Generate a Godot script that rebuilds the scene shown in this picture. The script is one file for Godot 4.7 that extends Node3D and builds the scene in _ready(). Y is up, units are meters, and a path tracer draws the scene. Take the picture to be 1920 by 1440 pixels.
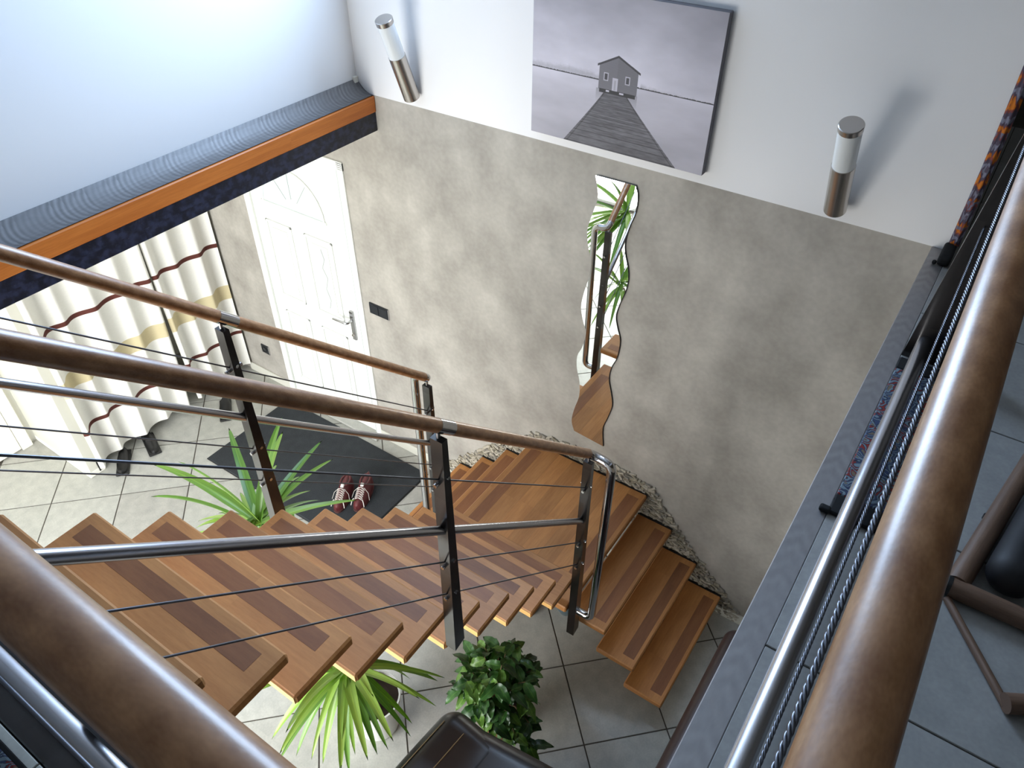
extends Node3D
# A stairwell seen from the upper gallery. Origin: floor level, under the camera, at the back wall. x right, y up, z towards the camera.

const GY := 2.554          # gallery floor level
const RISE := 0.1752
const LAND := 0.7003
const SX0 := -1.7298       # upper flight, left and right ends
const SX1 := -0.9616

var M := {}
var T := {}
var used := {}

class MB:
	var v := PackedVector3Array()
	var n := PackedVector3Array()
	var uv := PackedVector2Array()
	var ix := PackedInt32Array()
	func p(a: Vector3, nn: Vector3, t: Vector2) -> int:
		v.append(a); n.append(nn); uv.append(t)
		return v.size() - 1
	func tri(a: Vector3, b: Vector3, c: Vector3, out: Vector3, ua := Vector2(), ub := Vector2(), uc := Vector2()):
		var nn := (b - a).cross(c - a)
		if nn.length_squared() < 1e-18: return
		nn = nn.normalized()
		if nn.dot(out) < 0:
			tri(a, c, b, out, ua, uc, ub)
			return
		var i := p(a, nn, ua); p(b, nn, ub); p(c, nn, uc)
		ix.append_array([i, i + 2, i + 1])
	func quad(a: Vector3, b: Vector3, c: Vector3, d: Vector3, out: Vector3, ua := Vector2(0, 0), ub := Vector2(1, 0), uc := Vector2(1, 1), ud := Vector2(0, 1)):
		tri(a, b, c, out, ua, ub, uc)
		tri(a, c, d, out, ua, uc, ud)
	# chamfered box; g: axis along which the grain (u) runs
	func box(c: Vector3, s: Vector3, b := 0.0, bas := Basis(), g := 0, off := Vector2()):
		var h := s * 0.5
		b = min(b, min(h.x, min(h.y, h.z)) * 0.98)
		for a in 3:
			var b1 := (a + 1) % 3
			var b2 := (a + 2) % 3
			for sg in [-1.0, 1.0]:
				var q := []
				for k in [[-1, -1], [1, -1], [1, 1], [-1, 1]]:
					var w := Vector3()
					w[a] = sg * h[a]; w[b1] = k[0] * (h[b1] - b); w[b2] = k[1] * (h[b2] - b)
					q.append(w)
				var o := Vector3(); o[a] = sg
				_bq(q, o, c, bas, a, g, off)
		if b <= 0.0: return
		for a in 3:
			var b1 := (a + 1) % 3
			var b2 := (a + 2) % 3
			for s1 in [-1.0, 1.0]:
				for s2 in [-1.0, 1.0]:
					var q := []
					for k in [[-1, 0], [1, 0], [1, 1], [-1, 1]]:
						var w := Vector3()
						w[a] = k[0] * (h[a] - b)
						w[b1] = s1 * (h[b1] - (b if k[1] == 1 else 0.0))
						w[b2] = s2 * (h[b2] - (0.0 if k[1] == 1 else b))
						q.append(w)
					var o := Vector3(); o[b1] = s1; o[b2] = s2
					_bq(q, o, c, bas, b1, g, off)
		for sx in [-1.0, 1.0]:
			for sy in [-1.0, 1.0]:
				for sz in [-1.0, 1.0]:
					var sgn := Vector3(sx, sy, sz)
					var q := []
					for a in 3:
						var w := Vector3()
						for k in 3: w[k] = sgn[k] * (h[k] - (0.0 if k == a else b))
						q.append(c + bas * w)
					tri(q[0], q[1], q[2], bas * sgn, off, off, off)
	func _bq(q: Array, o: Vector3, c: Vector3, bas: Basis, a: int, g: int, off: Vector2):
		var t := []
		for w in q:
			var x: Vector3 = w
			if a != g: t.append(Vector2(x[g], x[3 - a - g]) + off)
			else: t.append(Vector2(x[(a + 1) % 3], x[(a + 2) % 3]) + off)
		quad(c + bas * q[0], c + bas * q[1], c + bas * q[2], c + bas * q[3], bas * o, t[0], t[1], t[2], t[3])
	func tube(pts: Array, r, sides := 16, caps := true, uvs := 1.0):
		var nrm := Vector3.UP
		var d0: Vector3 = (pts[1] - pts[0]).normalized()
		if absf(d0.dot(nrm)) > 0.9: nrm = Vector3.RIGHT
		nrm = (nrm - d0 * nrm.dot(d0)).normalized()
		var rings := []
		var along := 0.0
		for i in pts.size():
			var d: Vector3
			if i == 0: d = pts[1] - pts[0]
			elif i == pts.size() - 1: d = pts[i] - pts[i - 1]
			else: d = (pts[i + 1] - pts[i]).normalized() + (pts[i] - pts[i - 1]).normalized()
			d = d.normalized()
			nrm = (nrm - d * nrm.dot(d)).normalized()
			var bi := d.cross(nrm)
			var rr: float = r[i] if r is Array else r
			if i > 0: along += (pts[i] - pts[i - 1]).length()
			var ring := []
			for k in sides + 1:
				var an := TAU * k / sides
				var o := nrm * cos(an) + bi * sin(an)
				ring.append(p(pts[i] + o * rr, o, Vector2(along * uvs, an / TAU * 0.14)))
			rings.append(ring)
		for i in pts.size() - 1:
			for k in sides:
				var a = rings[i][k]; var b = rings[i][k + 1]; var c = rings[i + 1][k + 1]; var d = rings[i + 1][k]
				ix.append_array([a, c, b, a, d, c])
		if caps:
			for e in [0, pts.size() - 1]:
				var o: Vector3 = (pts[0] - pts[1]) if e == 0 else (pts[e] - pts[e - 1])
				for k in range(1, sides - 1):
					tri(v[rings[e][0]], v[rings[e][k]], v[rings[e][k + 1]], o)
	func lathe(c: Vector3, prof: Array, sides := 24, bas := Basis()):
		for i in prof.size() - 1:
			var a: Vector2 = prof[i]
			var b: Vector2 = prof[i + 1]
			var d := (b - a).normalized()
			var nn := Vector2(d.y, -d.x)
			for k in sides:
				var a0 := TAU * k / sides
				var a1 := TAU * (k + 1) / sides
				var e0 := Vector3(cos(a0), 0, sin(a0))
				var e1 := Vector3(cos(a1), 0, sin(a1))
				var q := [e0 * a.x + Vector3.UP * a.y, e1 * a.x + Vector3.UP * a.y, e1 * b.x + Vector3.UP * b.y, e0 * b.x + Vector3.UP * b.y]
				var ns := [e0 * nn.x + Vector3.UP * nn.y, e1 * nn.x + Vector3.UP * nn.y]
				var i0 := p(c + bas * q[0], bas * ns[0], Vector2(float(k) / sides, a.y))
				p(c + bas * q[1], bas * ns[1], Vector2(float(k + 1) / sides, a.y))
				p(c + bas * q[2], bas * ns[1], Vector2(float(k + 1) / sides, b.y))
				p(c + bas * q[3], bas * ns[0], Vector2(float(k) / sides, b.y))
				var gn: Vector3 = (q[1] - q[0]).cross(q[2] - q[0])
				if gn.length_squared() < 1e-16: gn = (q[2] - q[0]).cross(q[3] - q[0])
				if gn.dot(ns[0]) > 0: ix.append_array([i0, i0 + 2, i0 + 1, i0, i0 + 3, i0 + 2])
				else: ix.append_array([i0, i0 + 1, i0 + 2, i0, i0 + 2, i0 + 3])
	# polygon in the plane o + ex*x + ey*y, extruded by ez
	func prism(poly: PackedVector2Array, o: Vector3, ex: Vector3, ey: Vector3, ez: Vector3, ufrom := Vector2(), uscale := Vector2.ONE):
		var t := Geometry2D.triangulate_polygon(poly)
		for i in range(0, t.size(), 3):
			var w := []; var u := []
			for k in 3:
				var q := poly[t[i + k]]
				w.append(o + ex * q.x + ey * q.y); u.append((q - ufrom) * uscale)
			tri(w[0] + ez, w[1] + ez, w[2] + ez, ez, u[0], u[1], u[2])
			tri(w[0], w[1], w[2], -ez, u[0], u[1], u[2])
		var cw := 1.0 if Geometry2D.is_polygon_clockwise(poly) else -1.0
		for i in poly.size():
			var a := poly[i]; var b := poly[(i + 1) % poly.size()]
			var e := b - a
			var out := (ex * -e.y + ey * e.x) * cw
			var wa := o + ex * a.x + ey * a.y
			var wb := o + ex * b.x + ey * b.y
			quad(wa, wb, wb + ez, wa + ez, out, (a - ufrom) * uscale, (b - ufrom) * uscale, (b - ufrom) * uscale, (a - ufrom) * uscale)
	# soft box: a subdivided cube pulled onto a rounded box
	func soft(c: Vector3, s: Vector3, r: float, m := 10, bas := Basis(), bulge := Vector3.ZERO):
		var h := s * 0.5
		r = min(r, min(h.x, min(h.y, h.z)))
		var inn := h - Vector3(r, r, r)
		for a in 3:
			var b1 := (a + 1) % 3
			var b2 := (a + 2) % 3
			for sg in [-1.0, 1.0]:
				var base := v.size()
				for i in m + 1:
					for j in m + 1:
						var w := Vector3()
						w[a] = sg * h[a]
						w[b1] = _gr(float(i) / m, h[b1], r); w[b2] = _gr(float(j) / m, h[b2], r)
						var q := w.clamp(-inn, inn)
						var d := (w - q).normalized()
						var pt := q + d * r
						for k in 3:
							if bulge[k] != 0.0:
								var f1 := 1.0 - pow(pt[(k + 1) % 3] / h[(k + 1) % 3], 2.0)
								var f2 := 1.0 - pow(pt[(k + 2) % 3] / h[(k + 2) % 3], 2.0)
								pt[k] += signf(pt[k]) * bulge[k] * f1 * f2 * absf(pt[k]) / h[k]
						p(c + bas * pt, bas * d, Vector2(w[b1], w[b2]))
				for i in m:
					for j in m:
						var k0 := base + i * (m + 1) + j
						var k1 := k0 + m + 1
						if sg > 0: ix.append_array([k0, k1 + 1, k1, k0, k0 + 1, k1 + 1])
						else: ix.append_array([k0, k1, k1 + 1, k0, k1 + 1, k0 + 1])
	func _gr(t: float, h: float, r: float) -> float:
		# denser sampling in the rounded margins
		if t < 0.3: return -h + r * (t / 0.3)
		if t > 0.7: return h - r * ((1.0 - t) / 0.3)
		return lerpf(-h + r, h - r, (t - 0.3) / 0.4)
	func grid(f: Callable, nu: int, nv: int, two := false):
		var P := []
		for i in nu + 1:
			for j in nv + 1: P.append(f.call(float(i) / nu, float(j) / nv))
		var base := v.size()
		for i in nu + 1:
			for j in nv + 1:
				var a: Vector3 = P[min(i + 1, nu) * (nv + 1) + j] - P[max(i - 1, 0) * (nv + 1) + j]
				var b: Vector3 = P[i * (nv + 1) + min(j + 1, nv)] - P[i * (nv + 1) + max(j - 1, 0)]
				var nn := a.cross(b).normalized()
				if nn.length_squared() < 0.5: nn = Vector3.UP
				p(P[i * (nv + 1) + j], nn, Vector2(float(i) / nu, float(j) / nv))
		for i in nu:
			for j in nv:
				var k0 := base + i * (nv + 1) + j
				var k1 := k0 + nv + 1
				ix.append_array([k0, k1 + 1, k1, k0, k0 + 1, k1 + 1])
	func mesh() -> ArrayMesh:
		var arr := []
		arr.resize(Mesh.ARRAY_MAX)
		arr[Mesh.ARRAY_VERTEX] = v; arr[Mesh.ARRAY_NORMAL] = n; arr[Mesh.ARRAY_TEX_UV] = uv; arr[Mesh.ARRAY_INDEX] = ix
		var m := ArrayMesh.new()
		m.add_surface_from_arrays(Mesh.PRIMITIVE_TRIANGLES, arr)
		return m

# ---------- naming and tree ----------
func numbered(s: String) -> String:
	var k: int = used.get(s, 0)
	used[s] = k + 1
	return s if k == 0 else "%s_%03d" % [s, k]

func tag(o: Node3D, label: String, category: String, group := "", kind := ""):
	o.set_meta("label", label); o.set_meta("category", category)
	if group: o.set_meta("group", group)
	if kind: o.set_meta("kind", kind)
	return o

func thing(called: String, label: String, category: String, at := Vector3.ZERO, group := "", kind := "") -> Node3D:
	var o := Node3D.new()
	o.name = numbered(called); o.position = at
	add_child(o, true)
	return tag(o, label, category, group, kind)

func part(called: String, mesh, mat: Material, parent: Node3D, label := "") -> MeshInstance3D:
	var o := MeshInstance3D.new()
	o.name = called
	o.mesh = mesh.mesh() if mesh is MB else mesh
	o.material_override = mat
	o.cast_shadow = GeometryInstance3D.SHADOW_CASTING_SETTING_ON
	if label: o.set_meta("label", label)
	parent.add_child(o, true)
	return o

func solo(called: String, mesh, mat: Material, label: String, category: String, group := "", kind := "", at := Vector3.ZERO) -> MeshInstance3D:
	var o := part(numbered(called), mesh, mat, self)
	o.position = at
	tag(o, label, category, group, kind)
	return o

func bx(c: Vector3, s: Vector3, b := 0.0, bas := Basis(), g := 0, off := Vector2()) -> MB:
	var m := MB.new(); m.box(c, s, b, bas, g, off)
	return m
func span(x0: float, x1: float, y0: float, y1: float, z0: float, z1: float, b := 0.0, g := 0) -> MB:
	return bx(Vector3((x0 + x1) / 2, (y0 + y1) / 2, (z0 + z1) / 2), Vector3(x1 - x0, y1 - y0, z1 - z0), b, Basis(), g)
func addspan(m: MB, x0: float, x1: float, y0: float, y1: float, z0: float, z1: float, b := 0.0, g := 0):
	m.box(Vector3((x0 + x1) / 2, (y0 + y1) / 2, (z0 + z1) / 2), Vector3(x1 - x0, y1 - y0, z1 - z0), b, Basis(), g)
func tb(pts: Array, r, sides := 16, caps := true) -> MB:
	var m := MB.new(); m.tube(pts, r, sides, caps)
	return m

# ---------- textures ----------
func noise(seed_: int, freq: float, oct := 4, kind := FastNoiseLite.TYPE_SIMPLEX_SMOOTH) -> FastNoiseLite:
	var f := FastNoiseLite.new()
	f.seed = seed_; f.frequency = freq; f.noise_type = kind
	f.fractal_octaves = oct
	return f

func paint(w: int, h: int, f: Callable, mips := true) -> ImageTexture:
	var im := Image.create_empty(w, h, false, Image.FORMAT_RGB8)
	for y in h:
		for x in w: im.set_pixel(x, y, f.call(x, y))
	return ImageTexture.create_from_image(im)

func mat(col: Color, rough := 0.6, metal := 0.0, tex: Texture2D = null, sc := Vector3.ONE) -> StandardMaterial3D:
	var m := StandardMaterial3D.new()
	m.albedo_color = col; m.roughness = rough; m.metallic = metal
	if tex:
		m.albedo_texture = tex
		m.uv1_scale = sc
	return m

func tri_mat(col: Color, rough: float, tex: Texture2D, sc: float, world := true) -> StandardMaterial3D:
	var m := mat(col, rough, 0.0, tex, Vector3.ONE * sc)
	m.uv1_triplanar = true
	m.uv1_world_triplanar = world
	return m

func wood_tex(sd: int, c0: Color, c1: Color, streak := 1.0) -> ImageTexture:
	var a := noise(sd, 0.012, 3); var b := noise(sd + 1, 0.05, 3); var c := noise(sd + 2, 0.2, 2)
	return paint(512, 256, func(x: int, y: int):
		var s := a.get_noise_2d(x * 0.35, y * 1.6) * 0.9 + b.get_noise_2d(x * 0.25, y * 3.0) * 0.55 * streak + c.get_noise_2d(x * 0.3, y * 3.0) * 0.3 * streak
		return c0.lerp(c1, clampf(0.5 + s * 0.75, 0, 1)))

func make_materials():
	var br := func(c: Color, k: float): return Color(c.r * k, c.g * k, c.b * k)
	T.oak = wood_tex(11, Color(0.69, 0.46, 0.25), Color(0.775, 0.54, 0.31))
	T.dark = wood_tex(21, Color(0.51, 0.315, 0.18), Color(0.58, 0.375, 0.22))
	var ra_ := noise(31, 0.02, 4).get_seamless_image(512, 256); var rb_ := noise(32, 0.16, 3).get_seamless_image(512, 256)
	T.rail = paint(512, 256, func(x: int, y: int):
		var k := ra_.get_pixel(x, y).r * 0.7 + rb_.get_pixel(x, y).r * 0.3
		return Color(0.54, 0.355, 0.21).lerp(Color(0.72, 0.53, 0.365), clampf((k - 0.5) * 1.5 + 0.5, 0, 1)))
	var rim_ := Image.create_empty(512, 256, false, Image.FORMAT_RGB8)
	for y in 256:
		for x in 512:
			var g: float = rb_.get_pixel(x, y).r
			rim_.set_pixel(x, y, Color(g, g, g))
	rim_.bump_map_to_normal_map(1.0)
	for k in 3:
		var g: float = [1.0, 0.95, 1.04][k]
		M["tread%d" % k] = mat(Color(g, g, g), 0.5, 0.0, T.oak, Vector3(1.0, 2.0, 1))
		M["inlay%d" % k] = mat(Color(g, g, g), 0.52, 0.0, T.dark, Vector3(1.0, 2.0, 1))
	M.lit_edge = mat(Color(0.90, 0.70, 0.42), 0.5)  # pale yellow: window light painted onto the back edges of the oak treads
	M.rail = mat(Color(1, 1, 1), 0.42, 0.0, T.rail, Vector3(2.0, 1.0 / 0.14, 1))
	M.rail.normal_enabled = true; M.rail.normal_texture = ImageTexture.create_from_image(rim_); M.rail.normal_scale = 0.10
	M.rail.clearcoat_enabled = true; M.rail.clearcoat = 0.4; M.rail.clearcoat_roughness = 0.24
	M.orange = mat(Color(1, 1, 1), 0.45, 0.0, wood_tex(41, Color(0.74, 0.41, 0.16), Color(0.83, 0.49, 0.21)), Vector3(0.7, 3, 1))
	# plaster and wallpaper
	var n1 := noise(51, 0.008, 4); var n2 := noise(52, 0.09, 3); var n3 := noise(53, 0.02, 3)
	T.paper = paint(1024, 1024, func(x: int, y: int):
		var s := n1.get_noise_2d(x, y) * 0.085 + n3.get_noise_2d(x * 1.2, y * 0.4) * 0.022 + n2.get_noise_2d(x, y) * 0.025
		return Color(0.655 + s, 0.637 + s, 0.605 + s * 0.97))
	M.paper = tri_mat(Color(1, 1, 1), 0.75, T.paper, 0.32)
	M.white = mat(Color(0.93, 0.93, 0.935), 0.85)
	M.ceil = mat(Color(0.93, 0.93, 0.93), 0.9)
	M.pine = mat(Color(0.80, 0.78, 0.75), 0.7)
	M.buff = mat(Color(0.62, 0.58, 0.53), 0.85)
	M.cream = mat(Color(0.92, 0.915, 0.88), 0.7)
	M.ivory = mat(Color(0.84, 0.835, 0.79), 0.45)
	M.pvc = mat(Color(0.94, 0.95, 0.93), 0.3)
	M.groove = mat(Color(0.74, 0.76, 0.75), 0.5)
	# tiles
	for k in 4:
		var tn := noise(61 + k, 0.02, 4); var tf := noise(71 + k, 0.15, 3)
		var base: Color = [Color(0.69, 0.69, 0.665), Color(0.705, 0.705, 0.68), Color(0.68, 0.675, 0.65), Color(0.70, 0.70, 0.67)][k]
		M["tile%d" % k] = tri_mat(Color(1, 1, 1), 0.32, paint(256, 256, func(x: int, y: int):
			var s := tn.get_noise_2d(x, y) * 0.05 + tf.get_noise_2d(x, y) * 0.03
			return Color(base.r + s, base.g + s, base.b + s * 0.9)), 2.0, true)
	for k in 2:
		var sl: StandardMaterial3D = M["tile%d" % k].duplicate()
		sl.albedo_color = Color(0.85, 0.85, 0.87)
		M["shaded_tile%d" % k] = sl  # same floor tile tinted darker, the right gallery's shade put into its colour
	M.grout = mat(Color(0.33, 0.31, 0.28), 0.9)
	M.slab = mat(Color(0.6, 0.6, 0.58), 0.9)
	# metals
	var bs := noise(81, 0.03, 3)
	M.steel = mat(Color(0.74, 0.74, 0.76), 0.26, 1.0)
	M.chrome = mat(Color(0.8, 0.8, 0.81), 0.1, 1.0)
	M.nickel = mat(Color(0.74, 0.72, 0.70), 0.26, 0.92)
	M.cable = mat(Color(0.42, 0.43, 0.46), 0.35, 0.9)
	var pn := noise(83, 0.02, 4)
	M.black = mat(Color(1, 1, 1), 0.3, 0.35, paint(256, 256, func(x: int, y: int):
		var s := clampf(pn.get_noise_2d(x * 1.0, y * 0.5), -1, 1) * 0.05
		return Color(0.135 + s, 0.12 + s, 0.115 + s)), Vector3(3, 3, 1))
	M.black.clearcoat_enabled = true; M.black.clearcoat = 0.7; M.black.clearcoat_roughness = 0.12
	# ground steel flange with overlapping sanding arcs
	T.swirl = paint(512, 128, func(x: int, y: int):
		var s := 0.0
		for k in 3:
			var cx := fposmod(float(x) + k * 17.0, 51.0) - 25.0
			var r := Vector2(cx + 34.0, (float(y) - 64.0) * 0.62).length()
			s += 0.5 + 0.5 * sin(r * 0.36 + k * 2.1)
		s = s / 3.0
		var fade := 0.35 + 0.65 * clampf(bs.get_noise_1d(x * 0.35) * 2.2 + 0.4, 0, 1)
		var g := 0.60 + (s - 0.5) * 0.055 * fade + bs.get_noise_2d(x * 2.0, y * 2.0) * 0.02
		return Color(g, g, g * 1.02))
	M.flange = mat(Color(1, 0.985, 0.97), 0.42, 0.6, T.swirl, Vector3(1.0, 7.5, 1))
	T.swirl2 = paint(512, 128, func(x: int, y: int):
		var cx := fposmod(float(x), 256.0 / 11.0) - 11.0
		var rr := Vector2(cx + 30.0, (float(y) - 64.0) * 0.42).length()
		var sw := sin(rr * TAU / 11.6)
		var fade := 0.35 + 0.65 * clampf(bs.get_noise_1d(x * 0.5) * 2.0 + 0.5, 0, 1)
		var g := 0.44 + sw * 0.055 * fade + bs.get_noise_2d(x, y) * 0.02
		return Color(g, g, g * 1.02))
	M.ledge = mat(Color(1, 1, 1), 0.5, 0.25, T.swirl2, Vector3(1.0, 8.0, 1))
	# dark patterned band under the left gallery
	var fa := noise(91, 0.022, 4); var fb := noise(92, 0.09, 3); var fc := noise(93, 0.03, 3)
	M.frieze = mat(Color(1, 1, 1), 0.35, 0.0, paint(512, 256, func(x: int, y: int):
		var c := Color(0.085, 0.10, 0.155).lerp(Color(0.17, 0.19, 0.28), clampf(0.5 + fa.get_noise_2d(x, y) * 1.6, 0, 1))
		var v := absf(fc.get_noise_2d(x + 20.0 * fb.get_noise_2d(x, y), y * 1.4))
		return c.lerp(Color(0.42, 0.36, 0.30), clampf(1.0 - v * 22.0, 0, 1) * clampf(fb.get_noise_2d(y, x) * 2.0, 0, 0.55))), Vector3(1.6, 3.2, 1))
	# patterned runner: paisley rings on a dark ground
	var ra := noise(101, 0.016, 2); var rb := noise(102, 0.016, 2); var rc := noise(103, 0.011, 2)
	T.rug = paint(512, 512, func(x: int, y: int):
		var q := Vector2(x + 26.0 * ra.get_noise_2d(x, y), y + 26.0 * rb.get_noise_2d(x, y))
		var v := sin(q.x * 0.085) * sin(q.y * 0.085) + 0.6 * ra.get_noise_2d(x * 1.5, y * 1.5)
		var rings := sin(v * 9.0)
		var c := Color(0.16, 0.175, 0.22)
		if rings > 0.35: c = Color(0.42, 0.49, 0.53)
		elif rings < -0.55: c = Color(0.50, 0.15, 0.13) if rc.get_noise_2d(x, y) > -0.1 else Color(0.20, 0.25, 0.38)
		if absf(v) > 1.02: c = Color(0.42, 0.37, 0.30)
		return c)
	M.rug = mat(Color(1, 1, 1), 0.95, 0.0, T.rug, Vector3(1.7, 1.7, 1))
	M.drape = mat(Color(1, 1, 1), 0.95, 0.0, paint(128, 512, func(x: int, y: int):
		var v := sin(y * 0.10 + 2.0 * ra.get_noise_2d(x, y)) + 0.7 * rb.get_noise_2d(x * 2.0, y * 2.0)
		var c := Color(0.30, 0.26, 0.32)
		if v > 0.75: c = Color(0.74, 0.42, 0.12) if rc.get_noise_2d(y, 9) > 0.0 else Color(0.42, 0.42, 0.50)
		elif v > 0.3: c = Color(0.48, 0.25, 0.22)
		elif v < -0.75: c = Color(0.47, 0.47, 0.53)
		return c), Vector3(1, 3, 1))
	M.hem = mat(Color(0.055, 0.06, 0.07), 0.95)
	# door mat
	var dn := noise(111, 0.25, 3); var dl := noise(112, 0.02, 2)
	M.mat = tri_mat(Color(1, 1, 1), 1.0, paint(256, 256, func(x: int, y: int):
		var s := dn.get_noise_2d(x, y) * 0.05 + dl.get_noise_2d(x, y) * 0.02
		return Color(0.185 + s, 0.20 + s, 0.215 + s)), 2.0)
	# leather
	var ln := noise(121, 0.1, 3, FastNoiseLite.TYPE_CELLULAR)
	var lim := Image.create_empty(256, 256, false, Image.FORMAT_RGB8)
	for y in 256:
		for x in 256:
			var g := clampf(0.5 + ln.get_noise_2d(x, y) * 0.5, 0, 1)
			lim.set_pixel(x, y, Color(g, g, g))
	lim.bump_map_to_normal_map(1.2)
	var ltex := ImageTexture.create_from_image(lim)
	for k in 2:
		var lm := mat([Color(0.085, 0.078, 0.09), Color(0.15, 0.085, 0.09)][k], 0.38)
		lm.clearcoat_enabled = true; lm.clearcoat = 0.35; lm.clearcoat_roughness = 0.3
		lm.normal_enabled = true; lm.normal_texture = ltex; lm.normal_scale = 0.35
		lm.uv1_triplanar = true; lm.uv1_scale = Vector3.ONE * 6.0
		M["leather%d" % k] = lm
	M.thread = mat(Color(0.50, 0.42, 0.30), 0.8)
	# curtain cloth with woven bands (v = 0 at the top)
	var cn := noise(131, 0.2, 2)
	T.curtain = paint(64, 1024, func(x: int, y: int):
		var yy := 2.34 - y / 1023.0 * 2.31
		var c := Color(0.95, 0.945, 0.92)
		if absf(yy - 1.135) < 0.015 or absf(yy - 0.355) < 0.015: c = Color(0.35, 0.17, 0.14)
		elif yy > 0.675 and yy < 0.795: c = Color(0.83, 0.78, 0.63)
		var s := cn.get_noise_2d(x * 3.0, y) * 0.015
		return Color(c.r + s, c.g + s, c.b + s))
	M.curtain = mat(Color(1, 1, 1), 0.9, 0.0, T.curtain)
	M.curtain.cull_mode = BaseMaterial3D.CULL_DISABLED
	M.curtain.backlight_enabled = true; M.curtain.backlight = Color(0.4, 0.4, 0.38)
	# plants
	for k in 3:
		var c0: Color = [Color(0.47, 0.61, 0.22), Color(0.55, 0.68, 0.29), Color(0.37, 0.53, 0.20)][k]
		var gn := noise(141 + k, 0.05, 2)
		var lt := paint(64, 128, func(x: int, y: int):
			var mid := exp(-pow((x - 32.0) / 5.0, 2.0))
			var st := sin(x * 0.9) * 0.025 + gn.get_noise_2d(x * 3.0, y * 0.4) * 0.05
			return Color(c0.r + st + mid * 0.10, c0.g + st + mid * 0.10, c0.b + st * 0.6 + mid * 0.05))
		var lm := mat(Color(1, 1, 1), 0.38, 0.0, lt)
		lm.cull_mode = BaseMaterial3D.CULL_DISABLED
		lm.backlight_enabled = true; lm.backlight = Color(0.30, 0.42, 0.12)
		M["blade%d" % k] = lm
		var c1: Color = [Color(0.20, 0.37, 0.16), Color(0.34, 0.49, 0.20), Color(0.15, 0.29, 0.13)][k]
		var bt := paint(64, 64, func(x: int, y: int):
			var mid := exp(-pow((x - 32.0) / 3.0, 2.0)) * 0.12
			var vein := 0.03 * maxf(0.0, sin((y + absf(x - 32.0)) * 0.7))
			var s := gn.get_noise_2d(x * 2.0, y * 2.0) * 0.05
			return Color(c1.r + s + mid + vein, c1.g + s + mid + vein, c1.b + s + mid * 0.5))
		var bm := mat(Color(1, 1, 1), 0.35, 0.0, bt)
		bm.cull_mode = BaseMaterial3D.CULL_DISABLED
		bm.backlight_enabled = true; bm.backlight = Color(0.16, 0.25, 0.08)
		M["leaf%d" % k] = bm
	M.bark = tri_mat(Color(1, 1, 1), 0.9, paint(64, 64, func(x: int, y: int):
		var s := dn.get_noise_2d(x * 0.6, y * 1.6) * 0.09
		return Color(0.46 + s, 0.37 + s, 0.27 + s)), 6.0)
	M.soil = mat(Color(0.16, 0.11, 0.08), 1.0)
	M.pot = mat(Color(0.9, 0.9, 0.88), 0.35)
	M.clay = mat(Color(0.47, 0.29, 0.2), 0.8)
	M.vase = mat(Color(0.34, 0.40, 0.42), 0.3)
	# stone
	for k in 3:
		var sn := noise(151 + k, 0.08, 4)
		var sc: Color = [Color(0.60, 0.57, 0.50), Color(0.54, 0.52, 0.48), Color(0.70, 0.67, 0.61)][k]
		M["stone%d" % k] = tri_mat(Color(1, 1, 1), 0.85, paint(128, 128, func(x: int, y: int):
			var s := sn.get_noise_2d(x, y) * 0.14
			return Color(sc.r + s, sc.g + s, sc.b + s)), 5.0)
	M.mirror = mat(Color(0.94, 0.95, 0.94), 0.015, 1.0)
	M.edge = mat(Color(0.09, 0.09, 0.09), 0.5)
	M.darkplastic = mat(Color(0.10, 0.115, 0.14), 0.3)
	M.opal = mat(Color(0.90, 0.92, 0.93), 0.25)
	M.glass = mat(Color(0.88, 0.95, 0.97, 0.15), 0.05)
	M.glass.transparency = BaseMaterial3D.TRANSPARENCY_ALPHA
	M.obscured = mat(Color(0.88, 0.945, 0.955), 0.12)
	M.shoe = tri_mat(Color(1, 1, 1), 0.45, paint(64, 64, func(x: int, y: int):
		var s := dn.get_noise_2d(x, y) * 0.03
		return Color(0.36 + s, 0.15 + s, 0.16 + s)), 8.0)
	M.lace = mat(Color(0.87, 0.85, 0.82), 0.8)
	M.solebrown = mat(Color(0.30, 0.17, 0.16), 0.6)
	M.rubber = mat(Color(0.72, 0.69, 0.66), 0.6)
	M.blackshoe = mat(Color(0.05, 0.05, 0.055), 0.4)
	M.framewood = mat(Color(0.85, 0.8, 0.75), 0.5, 0.0, wood_tex(161, Color(0.44, 0.36, 0.31), Color(0.56, 0.47, 0.41)), Vector3(2, 6, 1))
	M.bag = tri_mat(Color(1, 1, 1), 0.6, paint(64, 64, func(x: int, y: int):
		var s := dn.get_noise_2d(x, y) * 0.03
		return Color(0.07 + s, 0.07 + s, 0.085 + s)), 6.0)
	M.canvas_side = mat(Color(0.42, 0.42, 0.45), 0.8)
	T.print = canvas_print()
	M.print = mat(Color(1, 1, 1), 0.65, 0.0, T.print)

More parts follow.
